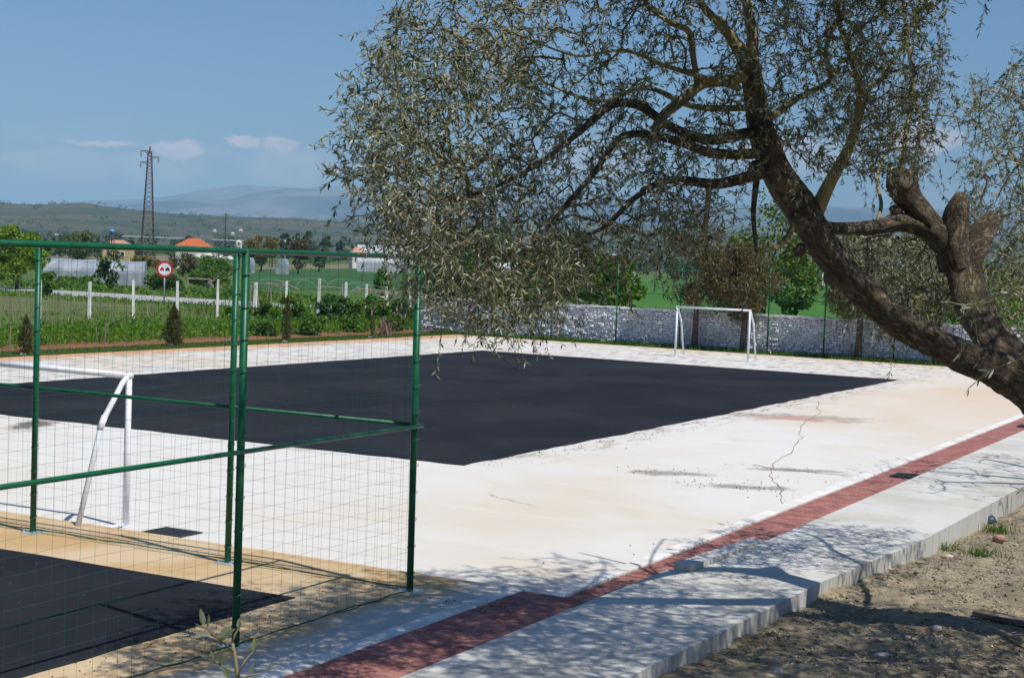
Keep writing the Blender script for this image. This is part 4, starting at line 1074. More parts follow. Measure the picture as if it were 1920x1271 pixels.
# trees and bushes beyond the wall
BEY = [(1430, 84, 350, 118, 'spring_leaf', 'bright yellow-green tree behind the far goal and wall'), (1150, 86, 470, 70, 'mid_leaf', 'dark green bush just over the wall left of the drab tree'), (1085, 100, 440, 80, 'lime_leaf', 'lime green bush over the wall half hidden by hanging olive twigs'),
       (1010, 95, 445, 70, 'drab_leaf', 'brownish green bush behind the wall below the olive crown'), (1490, 95, 465, 55, 'mid_leaf', 'rounded green shrub right of the bright tree behind the wall'), (930, 92, 430, 90, 'mid_leaf', 'green tree behind the hanging olive sprays at the wall end'),
       (1850, 80, 480, 110, 'bright_leaf', 'bright green tree behind the wall at the right'), (1740, 88, 500, 80, 'drab_leaf', 'olive brown bush over the wall behind the forked limb'), (850, 96, 470, 70, 'dark_leaf', 'dark bush at the left end of the stone wall')]
for i, (x, d, yt, rp, mt_, lab) in enumerate(BEY):
    ht = pxh(x, yt, d); rw = rp * d / F_PX
    leafy('leafy_tree', lab, 'tree', onb(x, d), (0, 0, ht * .55), (rw, rw, ht * .46), 26, 3600, .24, mt_, 200 + i, .12, 'trees and bushes beyond the court', 5, .55)
# left side: trees beyond the road and in the plain
FAR = [('round_tree', 30, 118, 412, 62, 'bright_leaf', 'big bright green bushy tree at the left edge beyond the road', 7000, .26), ('round_tree', 145, 235, 421, 32, 'lime_leaf', 'pale rounded willow in the plain left of the pylon', 2500, .35),
       ('round_tree', 205, 122, 462, 28, 'dark_leaf', 'airy dark small tree in front of the plastic greenhouse', 800, .28), ('round_tree', 90, 104, 505, 20, 'mid_leaf', 'small green bush at the near road verge beside the fence post', 1500, .2),
       ('round_tree', 487, 250, 433, 36, 'gold_leaf', 'golden green tree just right of the close fence post', 2600, .4), ('round_tree', 556, 240, 440, 24, 'drab_leaf', 'brown budding tree beside the golden green one', 1700, .38), ('round_tree', 395, 175, 478, 40, 'mid_leaf', 'green bush below the white rubble in the field', 2200, .28),
       ('round_tree', 340, 190, 472, 34, 'drab_leaf', 'brown green bush right of the round road sign', 1800, .28), ('round_tree', 270, 200, 470, 30, 'gold_leaf', 'yellowish bush at the foot of the tall pylon', 1600, .28), ('round_tree', 595, 270, 468, 15, 'dark_leaf', 'small dark bush under the fence top rail', 900, .3),
       ('round_tree', 715, 130, 495, 20, 'mid_leaf', 'green bush near the fence corner beyond the posts', 1200, .22), ('round_tree', 780, 120, 500, 34, 'mid_leaf', 'leafy bush behind the fence corner post', 1800, .22), ('round_tree', 310, 130, 515, 45, 'dark_leaf', 'low dark thicket on the far road verge behind the sign', 2600, .2),
       ('round_tree', 390, 140, 505, 45, 'mid_leaf', 'green thicket beyond the road between sign and fence post', 2600, .22), ('round_tree', 150, 128, 522, 60, 'mid_leaf', 'low growth at the foot of the greenhouse', 2200, .2)]
for i, (nm, x, d, yt, rp, mt_, lab, nl, lf) in enumerate(FAR):
    ht = pxh(x, yt, d); rw = rp * d / F_PX
    leafy(nm, lab, 'tree' if ht > 2.5 else 'bush', onb(x, d), (0, 0, ht * .52), (rw, rw, ht * .48), 20, nl, lf, mt_, 300 + i, .12, 'trees and bushes in the plain', 4, .6)
# thickets of bramble along the posts
SHR = [(430, 76, 572, 20, 'a small bramble bush left of the close double posts'), (500, 77, 556, 30, 'bramble bush right of the close fence posts'), (552, 78, 545, 32, 'tall bramble bush between the fifth and sixth white post'), (610, 79, 540, 34, 'dense dark bramble behind the tall white post'),
       (655, 80, 545, 30, 'bramble bush before the short leaning rails'), (705, 81, 550, 30, 'bramble beside the reddish brush heap'), (750, 82, 552, 28, 'bramble bush next to the fence corner post'), (800, 82, 560, 34, 'bramble bush at the corner between weeds and stone wall'), (585, 70, 590, 40, 'low leafy undergrowth below the bramble'), (500, 68, 600, 40, 'low leafy weeds behind the second cypress'), (660, 74, 592, 40, 'low leafy weeds behind the third sapling'), (740, 76, 590, 36, 'low weeds by the brush heap')]
for i, (x, d, yt, rp, lab) in enumerate(SHR):
    ht = max(.5, pxh(x, yt, d)); rw = rp * d / F_PX
    leafy('bramble_bush', lab, 'bush', onb(x, d, -.03), (0, 0, ht * .46), (rw * 1.15, rw * .9, ht * .55), 18, 1900, .14, ('dark_leaf', 'mid_leaf', 'mid_leaf')[i % 3], 400 + i, .03, 'bramble bushes along the white posts', 4, .65, stem=True, inner=.15)
# young cypresses on the grass strip
for i, (x, yt, yb, lab) in enumerate([(325, 570, 648, 'bushiest of the young cypresses on the grass strip'), (537, 555, 640, 'thin brown young cypress right of the close fence post'), (697, 570, 632, 'faint bare sapling on the grass strip near the fence corner'), (48, 590, 664, 'small young cypress at the left picture edge')]):
    b = gnd(x, yb); d = (b - Vector((0, 0, CAM_H))).dot(FWD); ht = (yb - yt) * d / F_PX
    t = thing('cypress_sapling', lab, 'sapling', (b.x, b.y, -.02), 0, 'young saplings planted along the grass strip')
    rg = np.random.RandomState(500 + i); n = (2600, 1300, 350, 1100)[i]; zz = rg.uniform(0.05, 1, n) ** .9
    wd = np.array((.42, .24, .16, .3)[i]) * np.sin(np.clip(zz * .9 + .12, 0, 1) * math.pi) ** .7 * (1 - zz * .55)
    an = rg.uniform(0, 6.28, n); rr = wd * rg.uniform(.1, 1, n) ** .5 * (1 + .38 * np.sin(3 * an + 9 * zz) + .3 * np.sin(5 * an - 23 * zz + i))
    P = np.stack([np.cos(an) * rr, np.sin(an) * rr, zz * ht], 1); D = np.stack([np.cos(an) * .6, np.sin(an) * .6, np.full(n, 1.2)], 1) + rg.normal(size=(n, 3)) * .35
    V, F = card_arrays(P, .11 * rg.uniform(.6, 1.4, n), rg, .35, 0, D)
    link('foliage', np_mesh('foliage', V, F, M['cypress_leaf']), t)
    MB().tube([(0, 0, -.05), (.01, 0, ht * .5), (0, .01, ht * .93)], [.03, .022, .008], 6).build('trunk', M['trunk'], t, True)
    MB().box((.0, -.12, .03), (.2, .05, .05), .3).build('marker_stone', M['paper'], t)

# ------------------------------------------------------------------ weeds and grass
def blades(name, P, H, Wd, m, rg, lean=.35):
    n = len(P); a = rg.uniform(0, 6.28, n); dx = np.stack([np.cos(a), np.sin(a), np.zeros(n)], 1)
    b = rg.uniform(0, 6.28, n); ln = np.stack([np.cos(b), np.sin(b), np.zeros(n)], 1) * (H * lean * rg.uniform(.2, 1.3, n))[:, None]
    up = np.array([0, 0, 1.0]); H_ = H[:, None]; W_ = Wd[:, None]
    v = np.stack([P - dx * W_ * .5, P + dx * W_ * .5, P + up * H_ * .6 + ln * .4 + dx * W_ * .4, P + up * H_ * .6 + ln * .4 - dx * W_ * .4,
                  P + up * H_ + ln], axis=1).reshape(-1, 3)
    k = np.arange(n)[:, None] * 5
    F = np.concatenate([k + np.array([[0, 1, 2, 3]]), k + np.array([[3, 2, 4, 4]])])
    # second face is a triangle; build with from_pydata-free path
    Fq = (k + np.array([[0, 1, 2, 3]])); Ft = (k + np.array([[3, 2, 4]]))
    me = bpy.data.meshes.new(name); me.vertices.add(len(v)); me.vertices.foreach_set('co', v.astype(np.float32).ravel())
    li = np.concatenate([Fq.ravel(), Ft.ravel()]).astype(np.int32); me.loops.add(len(li)); me.loops.foreach_set('vertex_index', li)
    me.polygons.add(2 * n); me.polygons.foreach_set('loop_start', np.concatenate([np.arange(n) * 4, 4 * n + np.arange(n) * 3]).astype(np.int32))
    me.materials.append(m); me.update(calc_edges=True)
    return link(name, me, kind='stuff')
rg = np.random.RandomState(77)
def region(n, x0, x1, y0, y1, dens=None):
    P = np.stack([rg.uniform(x0, x1, n), rg.uniform(y0, y1, n), np.full(n, -.03)], 1)
    if dens is not None: P = P[dens(P[:, 0], P[:, 1]) > rg.uniform(0, 1, len(P))]
    return P
def weed_cloud(name, n, x0, x1, y0, y1, hmax, size, mt_, dens, hs=.8):
    X = rg.uniform(x0, x1, n); Y = rg.uniform(y0, y1, n); k = dens(X, Y) > rg.uniform(0, 1, n); X, Y = X[k], Y[k]
    H = hmax * np.clip(.5 + .38 * fbm(X, Y, hs, 4), .12, 1.1)
    Z = -.03 + H * rg.uniform(.05, 1, len(X)) ** .8; D = rg.normal(size=(len(X), 3)) + np.array([0, 0, .9])
    V, F = card_arrays(np.stack([X, Y, Z], 1), size * rg.uniform(.5, 1.5, len(X)), rg, .45, 0, D)
    link(name, np_mesh(name, V, F, M[mt_]), kind='stuff')
nearw = lambda x, y: .12 + .88 * sstep(-x + .5 * fbm(x, y, .8, 3), 40.6, 42.0)
weed_cloud('tall_weeds', 42000, -47, -40.2, 34, 72, .75, .15, 'weed', lambda x, y: nearw(x, y) * np.clip(.75 + .5 * fbm(x, y, .9, 3), .1, 1))
weed_cloud('tall_weeds', 9000, -46, -40.6, 34, 72, .8, .15, 'mid_leaf', lambda x, y: nearw(x, y) * (fbm(x + 20, y, .6, 3) > .25), .6)
P = region(7000, -47, -40.6, 36, 72, nearw)
blades('tall_weeds', P, rg.uniform(.2, .7, len(P)), rg.uniform(.015, .04, len(P)), M['weed'], rg)
P = region(9000, -62, -47, 44, 80, lambda x, y: .15 + .5 * (fbm(x, y, .35, 3) > .1))
blades('meadow_grass', P, rg.uniform(.08, .25, len(P)), rg.uniform(.03, .07, len(P)), M['weed'], rg)
P = region(6500, -75, -44, 40, 79.6, lambda x, y: .3 + .7 * (fbm(x + 5, y, .3, 3) > .1))
blades('dry_stalks', P, rg.uniform(.2, .7, len(P)), rg.uniform(.008, .022, len(P)), M['dry_weed'], rg)
weed_cloud('verge_weeds', 17000, -125, -44, 73.5, 79.2, .30, .2, 'weed', lambda x, y: np.clip(.5 + .7 * fbm(x, y, .5, 3), .05, 1), .5)
weed_cloud('verge_weeds', 6000, -125, -44, 74, 79.2, .38, .2, 'mid_leaf', lambda x, y: (fbm(x + 8, y, .35, 3) > .3) * 1.0, .4)
weed_cloud('verge_weeds', 14000, -140, -44, 88.5, 94, .9, .28, 'mid_leaf', lambda x, y: np.clip(.6 + .6 * fbm(x, y, .4, 3), .1, 1), .4)
P = region(26000, -39.4, -37.35, 28, 66)
blades('short_grass', P, rg.uniform(.03, .09, len(P)), rg.uniform(.012, .025, len(P)), M['grass'], rg)
P = region(17000, -39, -2, 64.55, 66.2, lambda x, y: .35 + .65 * (fbm(x, y, .9, 3) > -.1))
blades('short_grass', P, rg.uniform(.05, .24, len(P)), rg.uniform(.02, .04, len(P)), M['grass'], rg)
P = region(26000, -60, 12, 67, 110, lambda x, y: .5 + .5 * (fbm(x, y, .4, 3) > -.2))
blades('meadow_grass', P, rg.uniform(.2, .6, len(P)), rg.uniform(.04, .1, len(P)), M['weed'], rg)
# tufts of grass by the walkway
def tuft(label, px, py, n, z):
    b = gnd(px, py, z); P = np.stack([rg.normal(0, .14, n), rg.normal(0, .10, n), np.zeros(n)], 1)
    t = thing('grass_tuft', label, 'grass tuft', (b.x, b.y, float(dirt_z(np.array([b.x]), np.array([b.y]))[0]) - .01), 0, 'grass tufts in the dirt beside the walkway')
    o = blades('blades', P, rg.uniform(.06, .2, n), rg.uniform(.008, .014, n), M['grass'], rg, .8); o.parent = t
tuft('green grass tuft against the face of the walkway', 1757, 1022, 150, -.1)
tuft('lower grass tuft beside the brick fragments', 1838, 1036, 150, -.1)
tuft('dark grass patch shaded behind the blue plastic scrap', 1870, 1000, 140, -.12)

# ------------------------------------------------------------------ white concrete posts
POSTS = [(75, 522, 600, 0, 'white concrete post hidden behind the left green fence post'), (168, 527, 597, 0, 'whitewashed concrete post below the left half of the greenhouse'), (251, 525, 604, 1.5, 'slightly leaning white post under the greenhouse end'),
         (333, 527, 600, .8, 'white post just right of the round road sign'), (408, 524, 604, 0, 'white post left of the two close green posts'), (478, 530, 606, -.8, 'broad white post right of the two close green posts'), (537, 528, 600, .3, 'white post behind the thin brown cypress'),
         (597, 523, 602, -1.0, 'tallest white post amid the dark bramble'), (648, 530, 600, 0, 'white post showing only its top above the bramble'), (687, 534, 600, .4, 'white post at the wooden rails'), (730, 538, 600, 6.0, 'strongly leaning white post beside the brush heap'), (773, 521, 592, 5.0, 'leaning white post nearest the fence corner post')]
p0, p1 = Vector((-54.3, 57.8, 0)), Vector((-46.9, 76, 0))
for (x, yt, yb, lean_, lab) in POSTS:
    v = direction(x, (yt + yb) / 2); v = Vector((v.x, v.y)); e = p1 - p0
    den = v.x * e.y - v.y * e.x; k = (p0.x * e.y - p0.y * e.x) / den
    b = Vector((v.x * k, v.y * k, -.03)); d = k * v.length * 1.0
    H_ = max(1.2, pxh(x, yt, d)) + .05
    o = MB(); s_ = .068 if x != 478 else .085
    o.add([(-s_, -s_, -.2), (s_, -s_, -.2), (s_, s_, -.2), (-s_, s_, -.2), (-s_ * .82, -s_ * .82, H_), (s_ * .82, -s_ * .82, H_), (s_ * .82, s_ * .82, H_ + .02), (-s_ * .82, s_ * .82, H_ + .01)], [(0, 3, 2, 1), (4, 5, 6, 7), (0, 1, 5, 4), (1, 2, 6, 5), (2, 3, 7, 6), (3, 0, 4, 7)])
    q = o.build('concrete_post', M['post_white']); q.location = b; q.rotation_euler = (0, R(-lean_), YAW + rnd.uniform(-.3, .3))
    if abs(lean_) > 3:
        q.rotation_euler = (0, 0, 0); q.matrix_world = Matrix.Translation(b) @ Matrix.Rotation(R(lean_), 4, FH) @ Matrix.Rotation(YAW, 4, 'Z')
        q.matrix_world = Matrix.Translation(b) @ Matrix.Rotation(R(-lean_), 4, FH) @ Matrix.Rotation(YAW, 4, 'Z')
    tag(q, lab, 'post', 'whitewashed concrete posts along the field edge')
# old wooden rails and stakes of a vine frame
vf = thing('vine_frame', 'weathered wooden stakes and crooked rails behind the bramble', 'trellis', onb(600, 92))
O = Vector(vf.location)
rs = random.Random(2)
for x in (470, 484, 492, 500, 518, 523, 545, 660, 668, 715, 760, 795):
    a = at(x, 0, 92); a = Vector((a.x, a.y, -.1)) - O
    hh = pxh(x, 533 + rs.uniform(-3, 5), 92)
    MB().tube([a, a + Vector((rs.uniform(-.1, .1), 0, hh * .5)), a + Vector((rs.uniform(-.15, .15), 0, hh))], [.05, .045, .04], 6).build('stake', M['wood_grey'], vf)
for (xa, ya, xb, yb) in [(470, 530, 523, 537), (500, 531, 545, 537), (524, 527, 560, 543), (600, 538, 640, 541), (655, 546, 720, 545), (668, 541, 742, 548), (700, 546, 760, 552), (742, 548, 800, 553)]:
    a, b = at(xa, ya, 91.6) - O, at(xb, yb, 91.6) - O
    MB().tube([a, a.lerp(b, .5) + Vector((0, 0, rs.uniform(-.12, .06))), b], [.04, .035, .03], 6).build('rail', M['wood_grey'], vf)
vf2 = thing('vine_frame', 'broken wooden frame with a grey triangle panel right of the road sign', 'trellis', onb(385, 118))
O = Vector(vf2.location)
for (xa, ya, xb, yb) in [(350, 522, 395, 524), (352, 522, 352, 545), (390, 522, 402, 542), (398, 528, 410, 518), (395, 545, 396, 524)]:
    a, b = at(xa, ya, 117) - O, at(xb, yb, 117) - O
    MB().tube([a, b], [.06, .05], 6).build('rail', M['wood_grey'], vf2)
a, b, c_ = at(393, 524, 117.2) - O, at(402, 541, 117.2) - O, at(384, 538, 117.2) - O
n_ = FH * .06
MB().add([a, b, c_, a + n_, b + n_, c_ + n_], [(0, 1, 2), (3, 5, 4), (0, 3, 4, 1), (1, 4, 5, 2), (2, 5, 3, 0)]).build('panel', M['wood_grey'], vf2)
# dry stakes near the strip
for i, (x, yt, yb, lab) in enumerate([(128, 595, 622, 'dry whitish stake leftmost in the weeds'), (180, 612, 636, 'short stake left of the forked one'), (196, 605, 640, 'forked dry stake in front of the weeds'), (213, 593, 618, 'grey stake between forked stake and the leaning post'), (303, 600, 622, 'dry stake just left of the bushy cypress'), (370, 600, 618, 'dry stake right of the bushy cypress'), (17, 612, 650, 'pale stake at the left picture edge'), (648, 592, 606, 'pale stake in the undergrowth below the bramble')]):
    b = gnd(x, yb + 4); d = (b - Vector((0, 0, CAM_H))).dot(FWD); h_ = (yb + 4 - yt) * d / F_PX
    o = MB(); o.tube([(0, 0, -.1), (.02, 0, h_ * .5), (rnd.uniform(-.06, .06), 0, h_)], [.035, .03, .022], 6)
    if 'forked' in lab: o.tube([(.02, 0, h_ * .45), (.14, .02, h_ * .9)], [.025, .018], 6)
    q = o.build('stake', M['wood_grey']); q.location = (b.x, b.y, 0); tag(q, lab, 'stake', 'dry stakes in the weeds')
# brush heap
bh = thing('brush_heap', 'reddish brown heap of cut brush below the leaning post', 'brush heap', onb(722, 72, -.02))
b = MB()
for k in range(70):
    a = rs.uniform(0, 6.28); r0 = rs.uniform(0, .5); tl = rs.uniform(.3, .9)
    p = Vector((math.cos(a) * r0, math.sin(a) * r0 * .6, 0)); b.tube([p, p + Vector((rs.uniform(-.3, .3), rs.uniform(-.2, .2), tl))], [.016, .006], 4, False)
b.build('branches', simple('brush_brown', (0.22, 0.12, 0.09), (0.33, 0.22, 0.18), 4, 0.9), bh, kind='stuff')

# ------------------------------------------------------------------ road sign
sd = 98.0
sb = onb(306.5, sd, 0)
sign = thing('road_sign', 'round red-rimmed white no-overtaking sign on a grey pole by the road', 'road sign', sb)
zc = pxh(306.5, 504.5, sd); rs_ = 15.2 * sd / F_PX
fr = (Vector((0, 0, 0)) - Vector((sb[0], sb[1], 0))).normalized(); sid = Vector((0, 0, 1)).cross(fr).normalized()
MB().tube([(0, 0, -.2), (0, 0, zc + rs_ * .8)], .05, 8).build('pole', M['zinc'], sign, True)
c0 = Vector((0, 0, zc)) + fr * .07
d_ = MB(); d_.disc(c0, rs_, fr, 32); d_.disc(c0 - fr * .02, rs_, -fr, 32)
d_.build('disc', M['sign_white'], sign)
MB().disc(c0 + fr * .006, rs_, fr, 40, rs_ * .76).build('red_ring', M['sign_red'], sign)
def car_mark(cx, name, m):
    def P(u, v): return c0 + fr * .008 + sid * (cx + u) * rs_ + Vector((0, 0, v * rs_))
    b = MB()
    b.add([P(-.24, -.14), P(.24, -.14), P(.24, .06), P(.17, .08), P(.12, .22), P(-.12, .22), P(-.17, .08), P(-.24, .06)], [tuple(range(8))])
    b.add([P(-.22, -.24), P(-.12, -.24), P(-.12, -.14), P(-.22, -.14)], [(0, 1, 2, 3)]); b.add([P(.12, -.24), P(.22, -.24), P(.22, -.14), P(.12, -.14)], [(0, 1, 2, 3)])
    b.build(name, m, sign)
car_mark(-.32, 'red_car_mark', M['sign_red']); car_mark(.34, 'black_car_mark', M['sign_black'])

# ------------------------------------------------------------------ pylons
def pylon():
    d = 262.0; b = onb(273, d, -.1); t = thing('pylon', 'tall lattice steel pylon rising over the plain', 'pylon', b, YAW + .35)
    H = pxh(273, 275, d); w0, w1 = 1.15, .28
    def wd(z): return w0 + (w1 - w0) * min(1, z / (H * .93))
    for sx in (-1, 1):
        for sy in (-1, 1):
            MB().tube([(sx * w0, sy * w0, -.2), (sx * w1, sy * w1, H * .96)], .062, 4).build('leg', M['steel_dark'], t)
    br = MB(); z = 0.0
    while z < H * .94:
        s = max(.55, wd(z) * 1.25); z2 = min(z + s, H * .95); a, c = wd(z), wd(z2)
        for k in range(4):
            q = [(-1, -1), (1, -1), (1, 1), (-1, 1)]; p1, p2 = q[k], q[(k + 1) % 4]
            br.tube([(p1[0] * a, p1[1] * a, z), (p2[0] * c, p2[1] * c, z2)], .036, 3, False); br.tube([(p2[0] * a, p2[1] * a, z), (p1[0] * c, p1[1] * c, z2)], .036, 3, False)
        z = z2
    br.build('bracing', M['steel_dark'], t, kind='stuff')
    MB().tube([(0, 0, H * .94), (0, 0, H)], .12, 6).build('peak', M['steel_dark'], t)
    for zz, sg in ((H * .962, -1), (H * .915, 1), (H * .868, -1)):
        a = MB(); a.tube([(0, .15, zz), (sg * 1.5, 0, zz)], .06, 4); a.tube([(0, -.15, zz), (sg * 1.5, 0, zz)], .06, 4); a.tube([(0, 0, zz - .5), (sg * 1.2, 0, zz)], .04, 4)
        ar = a.build('arm', M['steel_dark'], t)
        i = MB(); n = 9; i.tube([(sg * 1.42, 0, zz - .1 - k * .11) for k in range(n)], [.07 if k % 2 else .16 for k in range(n)], 8); i.build('insulator', M['insulator'], ar)
    return t
pylon()
d = 560.0; b = onb(418, d, 2); t = thing('pylon', 'thin distant power pole in the middle of the plain', 'pylon', b)
H = pxh(418, 399, d) - 2
MB().tube([(0, 0, -2), (0, 0, H)], [.35, .16], 6).build('pole', M['steel_dark'], t)
for z in (H * .94, H * .84): MB().tube([(-1.2, 0, z), (1.2, 0, z)], .09, 4).build('arm', M['steel_dark'], t)

# ------------------------------------------------------------------ greenhouses, houses, tanks
def tunnel(label, base, rz, L, Wd, H, m, ribs=True, nseg=None):
    """polytunnel: film skin with arched ends over hoops; long axis = local x"""
    t = thing('greenhouse', label, 'greenhouse', base, rz, 'plastic greenhouses in the plain')
    n = nseg or max(4, int(L / 1.3)); prof = [(-Wd / 2, 0), (-Wd / 2, H * .52)] + [(-Wd / 2 * math.cos(a), H * .52 + H * .48 * math.sin(a)) for a in np.linspace(.25, math.pi - .25, 9)] + [(Wd / 2, H * .52), (Wd / 2, 0)]
    rgx = random.Random(int(L * 10)); mb = MB(); k = len(prof); vs = []
    for i in range(n + 1):
        sag = .0 if i in (0, n) else rgx.uniform(-.06, .03)
        for (yy, zz) in prof: vs.append((-L / 2 + L * i / n, yy * (1 + sag * .3), max(0, zz + (sag if zz > .1 else 0))))
    fs = [(i * k + j, i * k + j + 1, (i + 1) * k + j + 1, (i + 1) * k + j) for i in range(n) for j in range(k - 1)]
    mb.add(vs, fs); mb.build('film', m, t)
    for s_, nm in ((-L / 2, 'end_wall'), (L / 2, 'end_wall')):
        MB().add([(s_, yy, zz) for yy, zz in prof], [tuple(range(k))]).build(nm, m, t)
    if ribs:
        for i in range(n + 1):
            h = MB(); h.tube([(-L / 2 + L * i / n, yy * 1.01, zz * 1.01) for yy, zz in prof], .025, 4, False); h.build('hoop', M['zinc'], t)
    return t
p = at(180, 527, 141)
tunnel('long low plastic greenhouse beside the road left of the sign', (p.x, p.y, -.05), YAW + .18, 8.6, 4.6, pxh(180, 486, 141), M['film'])
p = at(720, 505, 300)
tunnel('white glasshouse showing behind the fence corner post', (p.x, p.y, -.05), YAW, 9.6, 6, pxh(720, 479, 300), M['film_white'])
p = at(735, 475, 420)
tunnel('far white greenhouse roof over the fence corner', (p.x, p.y, 0), YAW, 18, 8, pxh(735, 461, 420), M['film_white'])
p = at(1155, 528, 250)
tunnel('white greenhouse seen through the hanging olive twigs', (p.x, p.y, -.05), YAW - .2, 5.6, 5, pxh(1155, 503, 250), M['film_white'])
p = at(985, 505, 330)
tunnel('white greenhouse behind the dense olive sprays', (p.x, p.y, -.05), YAW, 16, 7, pxh(985, 492, 330), M['film_white'])
for i, (xa, xb, y0, y1, d, lab) in enumerate([(66, 126, 417, 424, 2100, 'slanting white greenhouse strip on the left hillside'), (232, 345, 444, 446.5, 640, 'long pale greenhouse row behind the pylon'), (398, 456, 449.5, 452, 640, 'pale greenhouse row right of the orange roof'), (1120, 1180, 476, 482, 700, 'far white greenhouse row above the hanging twigs')]):
    p = at((xa + xb) / 2, y1, d); L = (xb - xa) * d / F_PX
    tunnel(lab, (p.x, p.y, p.z - .3 * (d > 1000)), YAW + (.05 if i else -.25), L, L * .15 + 3, (y1 - y0) * d / F_PX, M['film'], False, 6)
# little domes of plastic
for (x, yt, yb, rp, lab) in [(527, 484, 499, 9, 'small grey plastic tunnel end right of the golden tree'), (466, 482, 500, 6, 'white plastic tunnel end beside the close fence post')]:
    d = 230; p = onb(x, d)
    tunnel(lab, p, YAW + 1.5, 2.4, rp * 2 * d / F_PX, pxh(x, yt, d), M['film'], False, 4)
def house(label, px, d, wpx, yeave, ytop, wallm, roofm, z0=-.1, dep=.8, hip=True, rz=0.0, big=True):
    p = onb(px, d, z0); Wd = wpx * d / F_PX; He = pxh(px, yeave, d) - z0; Ht = pxh(px, ytop, d) - z0; Dp = Wd * dep
    t = thing('house', label, 'house', p, YAW + rz, 'houses in the plain and on the hills')
    w_, dd = Wd / 2, Dp / 2
    wl = MB(); wl.add([(-w_, -dd, 0), (w_, -dd, 0), (w_, dd, 0), (-w_, dd, 0), (-w_, -dd, He), (w_, -dd, He), (w_, dd, He), (-w_, dd, He)], [(0, 1, 5, 4), (1, 2, 6, 5), (2, 3, 7, 6), (3, 0, 4, 7), (4, 5, 6, 7)])
    if not hip: wl.add([(-w_, -dd, He), (-w_, dd, He), (-w_, 0, Ht - .1), (w_, -dd, He), (w_, dd, He), (w_, 0, Ht - .1)], [(0, 1, 2), (3, 5, 4)])
    wl.build('wall', wallm, t)
    o = Wd * .06; rg_ = w_ * (.35 if hip else 1.0) + (0 if hip else o); r = MB()
    r.add([(-w_ - o, -dd - o, He - .05), (w_ + o, -dd - o, He - .05), (w_ + o, dd + o, He - .05), (-w_ - o, dd + o, He - .05), (-rg_, 0, Ht), (rg_, 0, Ht)], [(0, 1, 5, 4), (1, 2, 5), (2, 3, 4, 5), (3, 0, 4)])
    r.build('roof', roofm, t)
    for k in (-.5, .5) if big else (0,):
        f = MB(); f.box((k * w_, -dd - .02, He * .55), (Wd * .16, .06, He * .3)); wn_ = f.build('window', M['white_paint'], t)
        MB().box((k * w_, -dd - .06, He * .55), (Wd * .12, .02, He * .24)).build('pane', M['pane'], wn_)
    MB().box((w_ * .1, -dd - .03, He * .33), (Wd * .1, .05, He * .66)).build('door', M['wood_grey'], t)
    return t
house('white house with bright orange tiled hip roof right of the pylon', 360, 252, 58, 462, 447, M['plaster'], M['roof_tile'])
house('house with faded pink roof under the blue water tank', 219, 285, 50, 461, 450, M['plaster_yellow'], M['roof_faded'])
house('low house with faded red roof left of the olive crown', 666, 345, 24, 473, 463, M['plaster'], M['roof_faded'], rz=.4)
house('small white gabled house seen under the bright tree', 1463, 300, 16, 508, 497, M['plaster'], M['film'], hip=False, rz=1.2)
house('tiny white hut right of the gabled house in the field', 1536, 330, 12, 508, 500, M['plaster'], M['film'], hip=False, rz=.9)
house('square white house before the distant greenhouse row', 444, 560, 10, 455, 450, M['plaster'], M['plaster'], z0=1)
for (x, y, d, s_, lab) in [(101, 440, 1250, 9, 'pale house on the foot of the left hills'), (447, 431, 1500, 7, 'white house on the hillside above the tree clump'), (432, 437, 1450, 6, 'small white house left on the hillside'), (608, 454, 900, 7, 'little white house right of the far dark trees'), (398, 432, 1500, 6, 'tiny pale house on the hill by the thin pole'), (530, 452, 800, 7, 'tiny white shed beside the second water tank')]:
    house(lab, x, d, s_ * .95, y + .6, y - 1.4, M['plaster'], M['plaster'], z0=CAM_H + (horizon_y(x) - y - 3.2) / F_PX * d, big=False)
def tank(label, px, py, d, rp):
    c = at(px, py, d); r = rp * d / F_PX; t = thing('water_tank', label, 'water tank', (c.x, c.y, 0), 0, 'blue water tanks on stands')
    b = MB(); n = 9; b.tube([(0, 0, c.z - r + 2 * r * k / n) for k in range(n + 1)], [r * max(.15, math.sin(math.pi * (k + .35) / (n + .7))) ** .6 for k in range(n + 1)], 14); b.build('tank', M['tank_blue'], t, True)
    for sx in (-1, 1):
        for sy in (-1, 1): MB().tube([(sx * r * .8, sy * r * .8, -.1), (sx * r * .6, sy * r * .6, c.z - r * .8)], .08, 5).build('leg', M['steel_dark'], t)
    MB().box((0, 0, c.z - r * .95), (r * 1.8, r * 1.8, .12)).build('platform', M['steel_dark'], t)
tank('round blue water tank on a dark stand left of the pylon', 210, 434, 282, 4.6)
tank('blue water tank beside the golden green tree', 512, 451, 300, 5)
